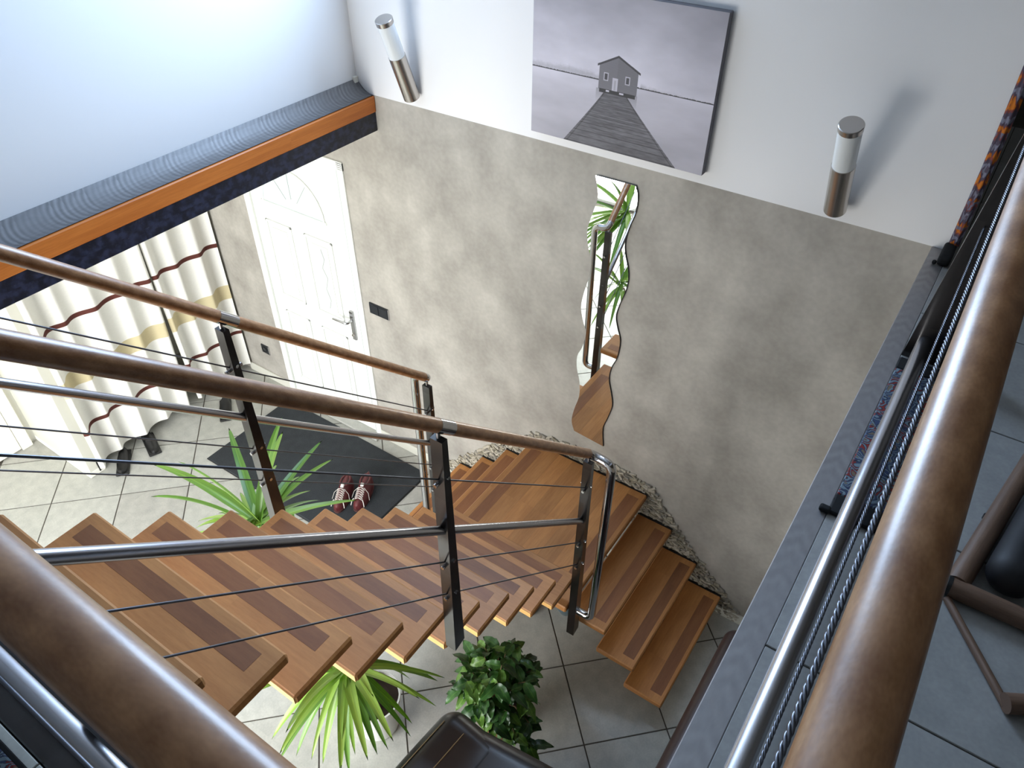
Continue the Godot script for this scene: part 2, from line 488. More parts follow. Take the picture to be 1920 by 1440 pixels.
# a generic black-and-white print: hut at the end of a plank jetty on still water
func canvas_print() -> ImageTexture:
	var W := 800; var H := 600
	var a := noise(171, 0.006, 4); var b := noise(172, 0.05, 3); var g := noise(173, 0.03, 3)
	return paint(W, H, func(x: int, y: int):
		var u := float(x) / W; var v := float(y) / H
		var L := 0.0
		var hz := 0.535
		if v < hz:
			L = lerpf(0.66, 0.86, pow(v / hz, 0.8)) + a.get_noise_2d(x * 0.5, y) * 0.06 - 0.08 * absf(u - 0.45)
			var hill := 0.475 - 0.03 * sin(u * 4.5 + 0.6) + 0.012 * a.get_noise_1d(x * 3.0) + (0.01 if u > 0.62 else 0.03)
			if v > hill: L = lerpf(L, 0.62, 0.55 * smoothstep(hill, hill + 0.035, v)) + b.get_noise_2d(x, y * 2.0) * 0.03
			if v > hz - 0.008 - 0.004 * b.get_noise_1d(x * 2.0): L = 0.24 + b.get_noise_2d(x * 2.0, y * 2.0) * 0.1
		else:
			L = lerpf(0.80, 0.66, pow((v - hz) / (1.0 - hz), 0.7)) + a.get_noise_2d(x * 0.4, y * 1.4) * 0.05
			if u > 0.38 and u < 0.61 and v < 0.68: L -= 0.14 * (1.0 - (v - 0.59) / 0.09) * (1.0 if v > 0.585 else 0.0)
		# jetty
		var t := (v - 0.605) / 0.395
		if t > 0.0:
			var x0 := lerpf(0.425, 0.205, pow(t, 1.05)); var x1 := lerpf(0.555, 0.86, pow(t, 1.05))
			if u > x0 and u < x1:
				var depth := 1.0 / (0.08 + t * 0.92)
				var pl := fposmod(depth * 7.0, 1.0)
				L = 0.40 + 0.10 * b.get_noise_2d(floor(depth * 7.0) * 37.0, x * 0.05) + g.get_noise_2d(x * 0.6, y * 4.0) * 0.07
				if pl < 0.18: L -= 0.10
				if absf(u - lerpf(x0, x1, 0.03)) < 0.004 or absf(u - lerpf(x0, x1, 0.97)) < 0.004: L -= 0.08
		# hut
		var wl := 0.392; var wr := 0.604
		if u > wl - 0.012 and u < wr + 0.012:
			var roof := 0.37 + absf(u - 0.492) * 0.66
			var base := 0.59
			if v > roof and v < base and u > wl and u < wr:
				L = 0.45 + 0.03 * sin(v * H * 1.2) + (0.02 if u < 0.492 else 0.0)
				if u > 0.468 and u < 0.498 and v > 0.50: L = 0.76
				if u > 0.478 and u < 0.488 and v > 0.515 and v < 0.58: L = 0.66
				for c in [0.431, 0.55]:
					if absf(u - c) < 0.013 and v > 0.475 and v < 0.53:
						L = 0.74 if absf(u - c) > 0.008 or absf(v - 0.503) > 0.02 else 0.3
			if v > roof - 0.014 and v <= roof: L = 0.27
			if v > base - 0.006 and v < base + 0.02 and u > wl + 0.006 and u < wr - 0.006: L = 0.22
		# pairs of stones by the door
		if v > 0.588 and v < 0.6 and ((u > 0.435 and u < 0.455) or (u > 0.51 and u < 0.535)): L = 0.8
		L = clampf(L, 0.05, 0.95)
		return Color(L, L * 0.985, L * 1.045))

# ---------- setting ----------
func setting():
	# ground floor: base slab plus diamond tiles, each its own piece
	var fl := thing("floor", "pale beige ground floor tiles laid diagonally with dark joints", "floor", Vector3.ZERO, "", "structure")
	part("slab", span(-6.4, 2.8, -0.2, -0.004, -0.2, 6.2), M.grout, fl)
	var pitch := 0.627
	var half := pitch * 0.5 - 0.0052
	var dia := PackedVector2Array([Vector2(half, 0), Vector2(0, half), Vector2(-half, 0), Vector2(0, -half)])
	var whole := tile_mesh(dia)
	var room := PackedVector2Array([Vector2(-5.11, 0), Vector2(1.4, 0), Vector2(1.4, 4.1), Vector2(-5.11, 4.1)])
	# centres at x+z = -0.1832 + pitch*(i+.5), x-z = -1.7933 + pitch*(j+.5)
	for i in range(-9, 10):
		for j in range(-14, 9):
			var s := -0.1832 + pitch * (i + 0.5)
			var d := -1.7933 + pitch * (j + 0.5)
			var c := Vector2((s + d) / 2, (s - d) / 2)
			if c.x < -5.5 or c.x > 1.7 or c.y < -0.4 or c.y > 4.4: continue
			if c.y > 2.9 and (c.x > -0.2 or c.x < -3.6): continue
			if c.x > 0.3 and c.y > 0.8: continue
			var poly := PackedVector2Array()
			for q in dia: poly.append(q + c)
			var cut := Geometry2D.intersect_polygons(poly, room)
			if cut.is_empty(): continue
			var o: MeshInstance3D
			var k := posmod(i * 7 + j * 5 + i * j, 4)
			if absf(Geometry2D_area(cut[0]) - Geometry2D_area(poly)) < 1e-4:
				o = part("tile", whole, M["tile%d" % k], fl)
				o.position = Vector3(c.x, 0, c.y)
			else:
				if Geometry2D_area(cut[0]) < 0.002: continue
				part("tile", tile_mesh(cut[0]), M["tile%d" % k], fl)
	# back wall: grey wallpaper below, white plaster above, with a doorway and a high window
	var wb := thing("wall_back", "tall wall papered mottled grey below and painted white above", "wall", Vector3.ZERO, "", "structure")
	var lo := MB.new()
	addspan(lo, -6.4, -3.985, -0.1, GY, -0.2, 0)
	addspan(lo, -3.985, -3.035, 2.12, GY, -0.2, 0)
	addspan(lo, -3.035, 2.8, -0.1, GY, -0.2, 0)
	part("wallpaper", lo, M.paper, wb)
	var up := MB.new()
	addspan(up, -3.1, -2.6, GY, 5.5, -0.2, 0)
	addspan(up, -1.2, -0.045, GY, 5.5, -0.2, 0)
	addspan(up, -2.6, -1.2, GY, 3.38, -0.2, 0)
	addspan(up, -2.6, -1.2, 4.48, 5.5, -0.2, 0)
	part("plaster", up, M.white, wb)
	# upper left wall
	solo("wall_left", span(-3.04, -2.84, GY, 5.5, 0, 5.2), M.white, "large white plastered upper wall above the steel ledge", "wall", "", "structure")
	# ground floor outer walls
	var wo := thing("wall_far_left", "cream wall beyond the curtains and white partition panel", "wall", Vector3.ZERO, "", "structure")
	part("plaster", span(-5.31, -5.11, -0.1, 2.37, 0, 5.2), M.cream, wo)
	solo("wall_right", span(2.6, 2.8, -0.1, 5.5, -2.2, 5.2), M.buff, "buff wall on the far right side of the house", "wall", "", "structure")
	var wf := MB.new()
	addspan(wf, -5.31, -3.8, -0.1, 2.37, 4.2, 4.4)
	addspan(wf, -1.5, 2.8, -0.1, 2.37, 4.2, 4.4)
	addspan(wf, -3.8, -1.5, 2.15, 2.37, 4.2, 4.4)
	solo("wall_front", wf, M.white, "white wall holding the garden window under the gallery", "wall", "", "structure")
	solo("wall_upper_front", span(-3.04, 2.8, GY, 5.5, 5.0, 5.2), M.buff, "buff upper wall behind the gallery", "wall", "", "structure")
	var wc := MB.new()
	addspan(wc, -0.245, -0.045, GY, 5.5, -2.2, -0.2)
	addspan(wc, -0.245, 2.8, GY, 5.5, -2.4, -2.2)
	solo("wall_corridor", wc, M.white, "pale corridor wall past the end of the back wall", "wall", "", "structure")
	solo("ceiling", span(-3.1, 2.8, 5.3, 5.5, -2.4, 5.2), M.pine, "painted ceiling high above the stairwell", "ceiling", "", "structure")
	# right gallery floor
	var gf := thing("floor_gallery", "pale square floor tiles of the right hand gallery behind the handrail", "floor", Vector3.ZERO, "", "structure")
	part("slab", span(-0.0365, 2.6, 2.30, GY - 0.004, -2.2, 5.0), M.grout, gf)
	var xs := [[-0.0362, -0.0115], [-0.008, 0.449], [0.4525, 0.9095]]
	for k in range(-5, 5):
		var z0 := 0.917 + 0.4605 * k
		for c in 3:
			part("tile", span(xs[c][0], xs[c][1], GY - 0.012, GY, z0 + 0.002, z0 + 0.4585, 0.0012), M["shaded_tile%d" % posmod(k * 3 + c, 2)], gf)
	var gn := thing("floor_landing", "floor strip of the near gallery under the front railing", "floor", Vector3.ZERO, "", "structure")
	part("slab", span(-2.84, -0.0365, 2.30, GY - 0.004, 2.77, 5.0), M.grout, gn)
	for c in 6:
		for r in 2:
			part("tile", span(-2.84 + 0.4605 * c, -2.84 + 0.4605 * (c + 1) - 0.003, GY - 0.012, GY, 2.771 + 0.46 * r, 3.228 + 0.46 * r, 0.0012), M["tile%d" % ((c + r) % 4)], gn)
	# left floor slab with its ceiling
	solo("slab_left", span(-6.4, -2.745, 2.372, GY - 0.006, 0, 5.2), M.ceil, "upper floor slab left of the stairwell over the hallway", "slab", "", "structure")
	solo("slab_front", span(-2.745, 2.8, 2.28, 2.32, 2.72, 5.2), M.ceil, "underside of the near gallery over the living room", "slab", "", "structure")
	var cl := MB.new()
	addspan(cl, -6.4, -5.11, 2.37, 2.39, 0, 5.2)
	# steel edges
	var eb := thing("trim_1", "brushed steel edge beam with sanding swirls along the right gallery floor", "beam", Vector3.ZERO, "", "structure")
	var fm := MB.new(); fm.box(Vector3(-0.066, GY - 0.006, 1.36), Vector3(0.059, 0.012, 2.76), 0.002, Basis(), 2)
	part("flange", fm, M.flange, eb)
	part("web", span(-0.09, -0.04, 2.33, GY - 0.012, 0, 2.74, 0.0, 2), M.flange, eb)
	solo("trim_2", span(-2.74, -0.0955, 2.33, GY, 2.700, 2.768, 0.003), M.black, "dark steel edge plate along the near gallery floor", "beam", "", "structure")
	var le := thing("trim_3", "grey steel ledge with sanding swirls at the foot of the white left wall", "ledge", Vector3.ZERO, "", "structure")
	var lf := MB.new()
	# a rolled plate rising in one sweep from the slab edge to the wall
	var prof := PackedVector2Array()
	for k in 9:
		var t := k / 8.0
		prof.append(Vector2(lerpf(-2.738, -2.838, t), GY + 0.064 * pow(t, 2.2)))
	var plen := 0.0
	for i in 8:
		var a := prof[i]; var b := prof[i + 1]
		var u1 := plen + (b - a).length()
		lf.quad(Vector3(a.x, a.y, 0), Vector3(a.x, a.y, 4.0), Vector3(b.x, b.y, 4.0), Vector3(b.x, b.y, 0), Vector3(1, 1, 0), Vector2(0, plen), Vector2(4, plen), Vector2(4, u1), Vector2(0, u1))
		plen = u1
	prof.append(Vector2(-2.838, GY - 0.012)); prof.append(Vector2(-2.738, GY - 0.012))
	lf.prism(prof, Vector3.ZERO, Vector3.RIGHT, Vector3.UP, Vector3(0, 0, 0.003))
	part("flange", lf, M.ledge, le)
	part("end_block", span(-2.846, -2.826, GY, GY + 0.078, 0.0, 0.03, 0.003), M.cream, le)
	var fb := thing("trim_4", "orange brown wooden fascia board along the left slab edge", "fascia", Vector3.ZERO, "", "structure")
	part("board", span(-2.75, -2.728, 2.470, GY - 0.004, 0, 4.0, 0.004, 2), M.orange, fb)
	solo("trim_5", span(-2.75, -2.733, 2.372, 2.4705, 0, 4.0, 0.002, 2), M.frieze, "dark blue black marbled band under the orange fascia board", "fascia", "", "structure")
	# baseboards
	solo("baseboard_back", span(-4.45, -3.985, 0, 0.075, 0, 0.012, 0.002), M.ivory, "pale skirting left of the white front door", "baseboard", "", "structure")
	solo("baseboard_right", span(-3.035, 1.4, 0, 0.075, 0, 0.012, 0.002), M.ivory, "pale skirting under the grey wall by the lowest right step", "baseboard", "", "structure")
	windows()

func Geometry2D_area(p: PackedVector2Array) -> float:
	var s := 0.0
	for i in p.size(): s += p[i].cross(p[(i + 1) % p.size()])
	return absf(s) * 0.5

func tile_mesh(poly: PackedVector2Array) -> ArrayMesh:
	var m := MB.new()
	var ins := Geometry2D.offset_polygon(poly, -0.0015)
	var top: PackedVector2Array = ins[0] if ins.size() > 0 else poly
	m.prism(poly, Vector3(0, -0.012, 0), Vector3.RIGHT, Vector3.BACK, Vector3(0, 0.0112, 0))
	m.prism(top, Vector3(0, -0.002, 0), Vector3.RIGHT, Vector3.BACK, Vector3(0, 0.002, 0))
	return m.mesh()

func windows():
	# big garden window under the near gallery
	var w := thing("window_1", "wide garden window wall lighting the ground floor", "window", Vector3.ZERO, "", "structure")
	var f := MB.new()
	for x in [-3.77, -2.65, -1.53]: addspan(f, x - 0.03, x + 0.03, 0.0, 2.15, 4.22, 4.28)
	addspan(f, -3.8, -1.5, 0.0, 0.05, 4.22, 4.28); addspan(f, -3.8, -1.5, 2.1, 2.15, 4.22, 4.28)
	part("frame", f, M.pvc, w)
	for k in 2: part("pane", span(-3.74 + 1.12 * k, -2.68 + 1.12 * k, 0.05, 2.1, 4.245, 4.255), M.glass, w)
	# high window in the back wall above the picture
	var h := thing("window_2", "high window above the picture lighting the gallery", "window", Vector3.ZERO, "", "structure")
	var g := MB.new()
	for x in [-2.57, -1.9, -1.23]: addspan(g, x - 0.03, x + 0.03, 3.38, 4.48, -0.16, -0.1)
	addspan(g, -2.6, -1.2, 3.38, 3.44, -0.16, -0.1); addspan(g, -2.6, -1.2, 4.42, 4.48, -0.16, -0.1)
	part("frame", g, M.pvc, h)
	for k in 2: part("pane", span(-2.54 + 0.67 * k, -1.93 + 0.67 * k, 3.44, 4.42, -0.135, -0.125), M.glass, h)

func front_door():
	var d := thing("door_1", "bright white front door with a fan shaped window and lever handle", "door", Vector3.ZERO, "", "structure")
	var f := MB.new()
	addspan(f, -3.99, -3.935, 0, 2.12, -0.12, 0.012, 0.003)
	addspan(f, -3.08, -3.033, 0, 2.12, -0.12, 0.012, 0.003)
	addspan(f, -3.99, -3.033, 2.07, 2.122, -0.12, 0.012, 0.003)
	part("frame", f, M.pvc, d)
	part("rebate", span(-3.094, -3.083, 0.01, 2.07, -0.03, 0.004), M.groove, d)
	part("leaf", span(-3.933, -3.094, 0.02, 2.066, -0.06, -0.004, 0.003), M.pvc, d)
	part("sill", span(-3.99, -3.033, 0, 0.018, -0.12, 0.07, 0.003), M.tile1, d)
	# fan light
	var arc := PackedVector2Array()
	for k in 19:
		var a := PI * k / 18.0
		arc.append(Vector2(-3.54 + 0.27 * cos(a), 1.675 + 0.265 * sin(a)))
	var gl := MB.new(); gl.prism(arc, Vector3(0, 0, -0.005), Vector3.RIGHT, Vector3.UP, Vector3(0, 0, 0.003))
	part("fan_glass", gl, M.obscured, d)
	var pts := []
	for q in arc: pts.append(Vector3(q.x, q.y, 0.0))
	var mo := MB.new()
	mo.tube(pts, 0.008, 6)
	mo.tube([Vector3(-3.83, 1.672, 0), Vector3(-3.25, 1.672, 0)], 0.009, 6)
	part("fan_moulding", mo, M.pvc, d)
	for a in [PI * 0.3, PI * 0.5, PI * 0.7]:
		var bars := MB.new()
		bars.tube([Vector3(-3.54 + 0.08 * cos(a), 1.675 + 0.08 * sin(a), -0.001), Vector3(-3.54 + 0.26 * cos(a), 1.675 + 0.255 * sin(a), -0.001)], 0.003, 6)
		part("fan_bar", bars, M.groove, d)
	# raised panels
	for r in [[-3.835, -3.597, 0.95, 1.54], [-3.482, -3.237, 0.95, 1.54], [-3.835, -3.597, 0.2, 0.82], [-3.482, -3.237, 0.2, 0.82]]:
		var pm := MB.new()
		for e in [[r[0], r[0] + 0.016, r[2], r[3]], [r[1] - 0.016, r[1], r[2], r[3]], [r[0], r[1], r[2], r[2] + 0.016], [r[0], r[1], r[3] - 0.016, r[3]]]:
			addspan(pm, e[0], e[1], e[2], e[3], -0.005, 0.006, 0.003)
		addspan(pm, r[0] + 0.05, r[1] - 0.05, r[2] + 0.05, r[3] - 0.05, -0.005, 0.003, 0.003)
		part("panel", pm, M.pvc, d)
	var zz := MB.new()
	var pl := [[0, 1.47], [0.018, 1.40], [-0.012, 1.33], [0.02, 1.26], [-0.01, 1.17], [0.015, 1.09], [-0.008, 1.02]]
	var zp := []
	for q in pl: zp.append(Vector3(-3.345 + q[0], q[1], 0.0035))
	zz.tube(zp, 0.0035, 6)
	part("leaded_line", zz, M.groove, d)
	# handle
	var h := part("handle", bx(Vector3(-3.158, 0.955, 0.003), Vector3(0.036, 0.235, 0.014), 0.005), M.chrome, d, "chrome lever handle on a long plate")
	var lv := MB.new()
	lv.tube([Vector3(-3.158, 1.0, 0.008), Vector3(-3.158, 1.0, 0.045), Vector3(-3.168, 1.0, 0.055), Vector3(-3.20, 0.999, 0.057), Vector3(-3.285, 0.992, 0.055)], [0.010, 0.010, 0.010, 0.009, 0.008], 10)
	part("lever", lv, M.chrome, h)
	var lk := MB.new(); lk.lathe(Vector3(-3.158, 0.885, 0.01), [Vector2(0, 0.012), Vector2(0.009, 0.012), Vector2(0.010, 0.0)], 12, Basis(Vector3.RIGHT, PI / 2))
	part("lock_cylinder", lk, M.nickel, h)
	# inner door on the far-left wall
	var e := thing("door_2", "cream inner door and frame beyond the white partition panel", "door", Vector3.ZERO, "", "structure")
	var ef := MB.new()
	addspan(ef, -5.112, -5.07, 0, 2.1, 1.50, 1.575, 0.004)
	addspan(ef, -5.112, -5.07, 0, 2.1, 2.39, 2.46, 0.004)
	addspan(ef, -5.112, -5.07, 2.04, 2.1, 1.50, 2.46, 0.004)
	part("frame", ef, M.cream, e)
	part("leaf", span(-5.112, -5.085, 0.01, 2.04, 1.578, 2.388, 0.003), M.cream, e)
	part("panel", span(-5.088, -5.075, 0.2, 0.9, 1.70, 2.27, 0.004), M.cream, e)
	part("panel", span(-5.088, -5.075, 1.02, 1.92, 1.70, 2.27, 0.004), M.cream, e)

# ---------- stairs ----------
func tread_on(root: Node3D, x0: float, x1: float, y: float, z0: float, z1: float, grain: int, inlay: Array, k: int, label := "") -> MeshInstance3D:
	var th := 0.036
	var t := part("tread", bx(Vector3((x0 + x1) / 2, y - th / 2, (z0 + z1) / 2), Vector3(x1 - x0, th, z1 - z0), 0.006, Basis(), grain, Vector2(k * 0.37, k * 0.21)), M["tread%d" % (k % 3)], root, label)
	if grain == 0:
		part("lit_rear_edge", span(x0 + 0.004, x1 - 0.004, y - th + 0.004, y - 0.004, z1 - 0.003, z1 + 0.0012), M.lit_edge, t)  # thin strip coloured as if daylight strikes the tread from behind
	for r in inlay:
		part("inlay", bx(Vector3((r[0] + r[1]) / 2, y - 0.0035, (r[2] + r[3]) / 2), Vector3(r[1] - r[0], 0.008, r[3] - r[2]), 0.0004, Basis(), grain, Vector2(k * 0.53, k * 0.13)), M["inlay%d" % ((k + 1) % 3)], t)
	return t

func staircase():
	var s := thing("staircase", "open wooden staircase with banded treads rising from a split landing", "staircase")
	# landing
	var land := part("landing", bx(Vector3((-1.729 - 0.957) / 2, LAND - 0.02, 0.46), Vector3(1.729 - 0.957, 0.04, 0.88), 0.006, Basis(), 2), M.tread1, s, "wide wooden landing against the wall")
	var staves := MB.new()
	for r in [[-1.69, -1.625, 0.07, 0.79], [-1.055, -0.985, 0.07, 0.79]]:
		part("inlay", span(r[0], r[1], LAND - 0.008, LAND + 0.0005, r[2], r[3], 0.0004, 2), M.inlay0, land)
	for k in 6:
		if k % 2 == 0: continue
		var x := -1.62 + 0.094 * k
		part("stave", span(x, x + 0.092, LAND - 0.008, LAND + 0.0003, 0.03, 0.88, 0.0, 2), M.tread2, land)
	part("edge_strip", span(-1.729, -0.957, LAND - 0.03, LAND + 0.002, 0.012, 0.02), M.edge, land)
	# upper flight: ten treads
	for k in range(1, 11):
		var y := LAND + RISE * k
		var z0 := 0.6339 + 0.1851 * k
		var z1 := z0 + 0.207
		tread_on(s, SX0, SX1, y, z0, z1, 0, [[SX0 + 0.035, SX1 - 0.05, z0 + 0.034, z0 + 0.088]], k)
	# right lower flight: three treads, left lower flight: three treads
	for k in range(1, 4):
		var xr := -0.4203 - 0.1788 * (k - 1)
		var t := tread_on(s, xr - 0.215, xr, RISE * k, 0.021, 0.8025, 2, [[xr - 0.085, xr - 0.022, 0.065, 0.755]], k + 4)
		part("edge_strip", span(xr - 0.215, xr, RISE * k - 0.03, RISE * k + 0.003, 0.012, 0.022), M.edge, t)
		var xl := -2.294 + 0.190 * (k - 1)
		var t2 := tread_on(s, xl, xl + 0.225, RISE * k, 0.021, 0.8025, 2, [[xl + 0.03, xl + 0.095, 0.065, 0.755]], k + 1)
		part("edge_strip", span(xl, xl + 0.225, RISE * k - 0.03, RISE * k + 0.003, 0.012, 0.022), M.edge, t2)
	# steel carriage under the treads
	var st := MB.new()
	var a := Vector3(-1.345, LAND - 0.16, 0.80)
	var b := Vector3(-1.345, 2.38, 2.70)
	var dir := (b - a).normalized()
	var bas := Basis(Vector3.RIGHT, dir.cross(Vector3.RIGHT).normalized(), dir)
	st.box((a + b) / 2 + Vector3(0, -0.04, 0), Vector3(0.08, 0.12, (b - a).length()), 0.004, bas)
	for k in range(1, 11):
		var y := LAND + RISE * k
		var z := 0.6339 + 0.1851 * k + 0.10
		addspan(st, -1.385, -1.305, y - 0.20, y - 0.034, z - 0.04, z + 0.05, 0.003)
	part("stringer", st, M.black, s)
	var sup := MB.new()
	addspan(sup, -1.39, -1.30, 0, LAND - 0.03, 0.55, 0.64, 0.004)
	part("support", sup, M.black, s)

func stone_cladding():
	# rough split-stone slips following both lower flights along the wall
	var rng := RandomNumberGenerator.new(); rng.seed = 77
	var tops := [Vector2(-2.45, 0.06), Vector2(-2.21, 0.30), Vector2(-2.1, 0.42), Vector2(-1.89, 0.60), Vector2(-1.72, 0.755), Vector2(-1.6, 0.79), Vector2(-1.1, 0.80), Vector2(-0.945, 0.755), Vector2(-0.79, 0.585), Vector2(-0.617, 0.39), Vector2(-0.42, 0.22), Vector2(-0.30, 0.07)]
	var cl := thing("stone_cladding", "rough split stone slips on the wall along the lower steps", "cladding", Vector3.ZERO, "", "structure")
	var mbs := [MB.new(), MB.new(), MB.new()]
	for row in 60:
		var y := 0.008 + row * 0.0135
		var x := -2.46 + rng.randf() * 0.04
		while x < -0.29:
			var len := rng.randf_range(0.018, 0.05)
			var cx := x + len / 2
			var top := 0.0
			for i in tops.size() - 1:
				if cx >= tops[i].x and cx <= tops[i + 1].x:
					top = lerpf(tops[i].y, tops[i + 1].y, (cx - tops[i].x) / (tops[i + 1].x - tops[i].x))
			if y < top + rng.randf_range(-0.008, 0.012) and y > top - 0.36:
				var d := rng.randf_range(0.010, 0.020) if y > top - 0.30 else 0.010
				var bas := Basis(Vector3.BACK, rng.randf_range(-0.7, 0.7)) * Basis(Vector3.UP, rng.randf_range(-0.35, 0.35)) * Basis(Vector3.RIGHT, rng.randf_range(-0.4, 0.4))
				mbs[rng.randi() % 3].box(Vector3(cx, y, d * 0.35), Vector3(len * 1.05, rng.randf_range(0.010, 0.017), d), 0.002, bas)
			x += len
	for k in 3:
		var o := part("stone_slips", mbs[k], M["stone%d" % k], cl)
		o.set_meta("kind", "stuff")

# ---------- railings ----------
func hy(z: float) -> float: return 1.731 + 0.955 * (z - 0.839)

func post_mesh(x: float, z: float, y0: float, y1: float, w0: float, w1: float, tx: float) -> MB:
	# tapered steel post: w0/w1 along z at the foot/top
	var m := MB.new()
	var p := PackedVector2Array([Vector2(-w0 / 2, y0), Vector2(w0 / 2, y0 - 0.012), Vector2(w1 / 2, y1), Vector2(-w1 / 2, y1)])
	m.prism(p, Vector3(x - tx / 2, 0, z), Vector3.BACK, Vector3.UP, Vector3(tx, 0, 0), Vector2(), Vector2(1, 1))
	return m

func bend(pts: Array, r: float, n := 6) -> Array:
	var out := [pts[0]]
	for i in range(1, pts.size() - 1):
		var a: Vector3 = pts[i - 1]; var b: Vector3 = pts[i]; var c: Vector3 = pts[i + 1]
		var d0 := (a - b).normalized(); var d1 := (c - b).normalized()
		for k in n + 1:
			var t := float(k) / n
			var p0 := b + d0 * r; var p1 := b + d1 * r
			out.append(p0.lerp(b, t).lerp(b.lerp(p1, t), t))
	out.append(pts[-1])
	return out

func stair_railing(x: float, out: float, label: String):
	var r := thing("stair_railing", label, "railing", Vector3.ZERO, "stair railings")
	var zt := 2.69
	part("handrail", tb([Vector3(x, hy(1.745), 1.745), Vector3(x, hy(zt), zt)], 0.0195, 24), M.rail, r, "round wooden handrail, upper length")
	part("handrail", tb([Vector3(x, hy(0.872), 0.872), Vector3(x, hy(1.70), 1.70)], 0.0195, 24), M.rail, r, "round wooden handrail, lower length")
	part("sleeve", tb([Vector3(x, hy(1.695), 1.695), Vector3(x, hy(1.75), 1.75)], 0.0203, 24), M.chrome, r, "polished steel joint in the handrail")
	var pts := bend([Vector3(x, hy(0.875), 0.875), Vector3(x, hy(0.838), 0.838), Vector3(x + out, hy(0.838) - 0.004, 0.842), Vector3(x + out * 0.96, 0.665, 0.855), Vector3(x + signf(out) * 0.018, 0.668, 0.857)], 0.042)
	part("end_loop", tb(pts, 0.0195, 20), M.chrome, r, "polished steel tube bent down from the handrail end")
	for q in [[0.857, 0.49], [1.745, 1.60], [2.63, 2.42]]:
		var z: float = q[0]
		if z > 2.5: z = 2.655
		var top := hy(z) - 0.045
		var ps := part("post", post_mesh(x, z, q[1], top, 0.05, 0.022, 0.04), M.black, r, "tapered dark steel post")
		part("pin", tb([Vector3(x, top - 0.01, z), Vector3(x, hy(z) - 0.012, z)], 0.006, 10), M.steel, ps)
		for o in [-0.2, -0.56, -0.72]:
			part("cable_fitting", tb([Vector3(x, hy(z) + o, z - 0.031), Vector3(x, hy(z) + o, z + 0.031)], 0.0065, 10), M.chrome, ps)
			part("bolt", tb([Vector3(x - 0.025, hy(z) + o + 0.02, z), Vector3(x + 0.025, hy(z) + o + 0.02, z)], 0.006, 10), M.chrome, ps)
	part("mid_rail", tb([Vector3(x, hy(0.85) - 0.413, 0.85), Vector3(x, hy(zt) - 0.413, zt)], 0.0135, 20), M.steel, r, "brushed steel tube")
	for o in [-0.2, -0.56, -0.72]:
		part("cable", tb([Vector3(x, hy(0.86) + o, 0.86), Vector3(x, hy(zt) + o, zt)], 0.0026, 8), M.cable, r)

func twisted(m: MB, a: Vector3, b: Vector3, r: float):
	var n := int((b - a).length() / 0.0035)
	var d := (b - a).normalized()
	var u := d.cross(Vector3.UP).normalized()
	var w := u.cross(d)
	for k in 3:
		var pts := []
		for i in n + 1:
			var an := TAU * (i * 0.0035 / 0.026) + TAU * k / 3.0
			pts.append(a.lerp(b, float(i) / n) + (u * cos(an) + w * sin(an)) * r * 0.5)
		m.tube(pts, r * 0.56, 6, false)

func gallery_railings():
	# right gallery, parallel to z
	var r := thing("gallery_railing", "thick wooden handrail and steel railing on the right gallery edge", "railing", Vector3.ZERO, "gallery railings")
	var x := 0.0375
	part("handrail", tb([Vector3(x, 3.57, -0.25), Vector3(x, 3.57, 2.745)], 0.02, 40), M.rail, r, "round wooden handrail close to the viewer")
	var post := PackedVector2Array([Vector2(-0.037, GY), Vector2(0.112, GY), Vector2(0.054, 3.28), Vector2(0.051, 3.53), Vector2(0.024, 3.53), Vector2(0.021, 3.25)])
	var p1 := MB.new(); p1.prism(post, Vector3(0, 0, 0.685), Vector3.RIGHT, Vector3.UP, Vector3(0, 0, 0.03))
	part("post", p1, M.black, r, "dark steel post widening to its foot")
	part("pin", tb([Vector3(x, 3.52, 0.70), Vector3(x, 3.56, 0.70)], 0.006, 10), M.steel, r)
	part("bottom_rail", tb([Vector3(0.006, 2.62, 0.714), Vector3(0.006, 2.62, 2.686)], 0.0205, 28), M.steel, r, "polished steel tube")
	for c in [[0.0235, 3.37], [0.0235, 2.985]]:
		var m := MB.new()
		twisted(m, Vector3(c[0], c[1], 0.70), Vector3(c[0], c[1], 2.74), 0.0031)
		part("cable", m, M.cable, r, "twisted steel wire cable")
	# near gallery, parallel to x
	var q := thing("gallery_railing", "thick wooden handrail crossing close in front of the viewer", "railing", Vector3.ZERO, "gallery railings")
	part("handrail", tb([Vector3(-2.7, 3.565, 2.741), Vector3(0.016, 3.565, 2.741)], 0.02, 40), M.rail, q, "round wooden handrail close to the viewer")
	part("bottom_rail", tb([Vector3(-2.7, 2.62, 2.709), Vector3(-0.0, 2.62, 2.709)], 0.0205, 28), M.steel, q, "polished steel tube")
	for px in [-2.66, -0.02]:
		part("post", span(px - 0.02, px + 0.02, GY, 3.53, 2.735, 2.765, 0.003), M.black, q)
		part("pin", tb([Vector3(px, 3.52, 2.745), Vector3(px, 3.56, 2.742)], 0.006, 10), M.steel, q)
	for y in [3.37, 2.985]:
		part("cable", tb([Vector3(-2.66, y, 2.745), Vector3(-0.02, y, 2.745)], 0.003, 8), M.cable, q)

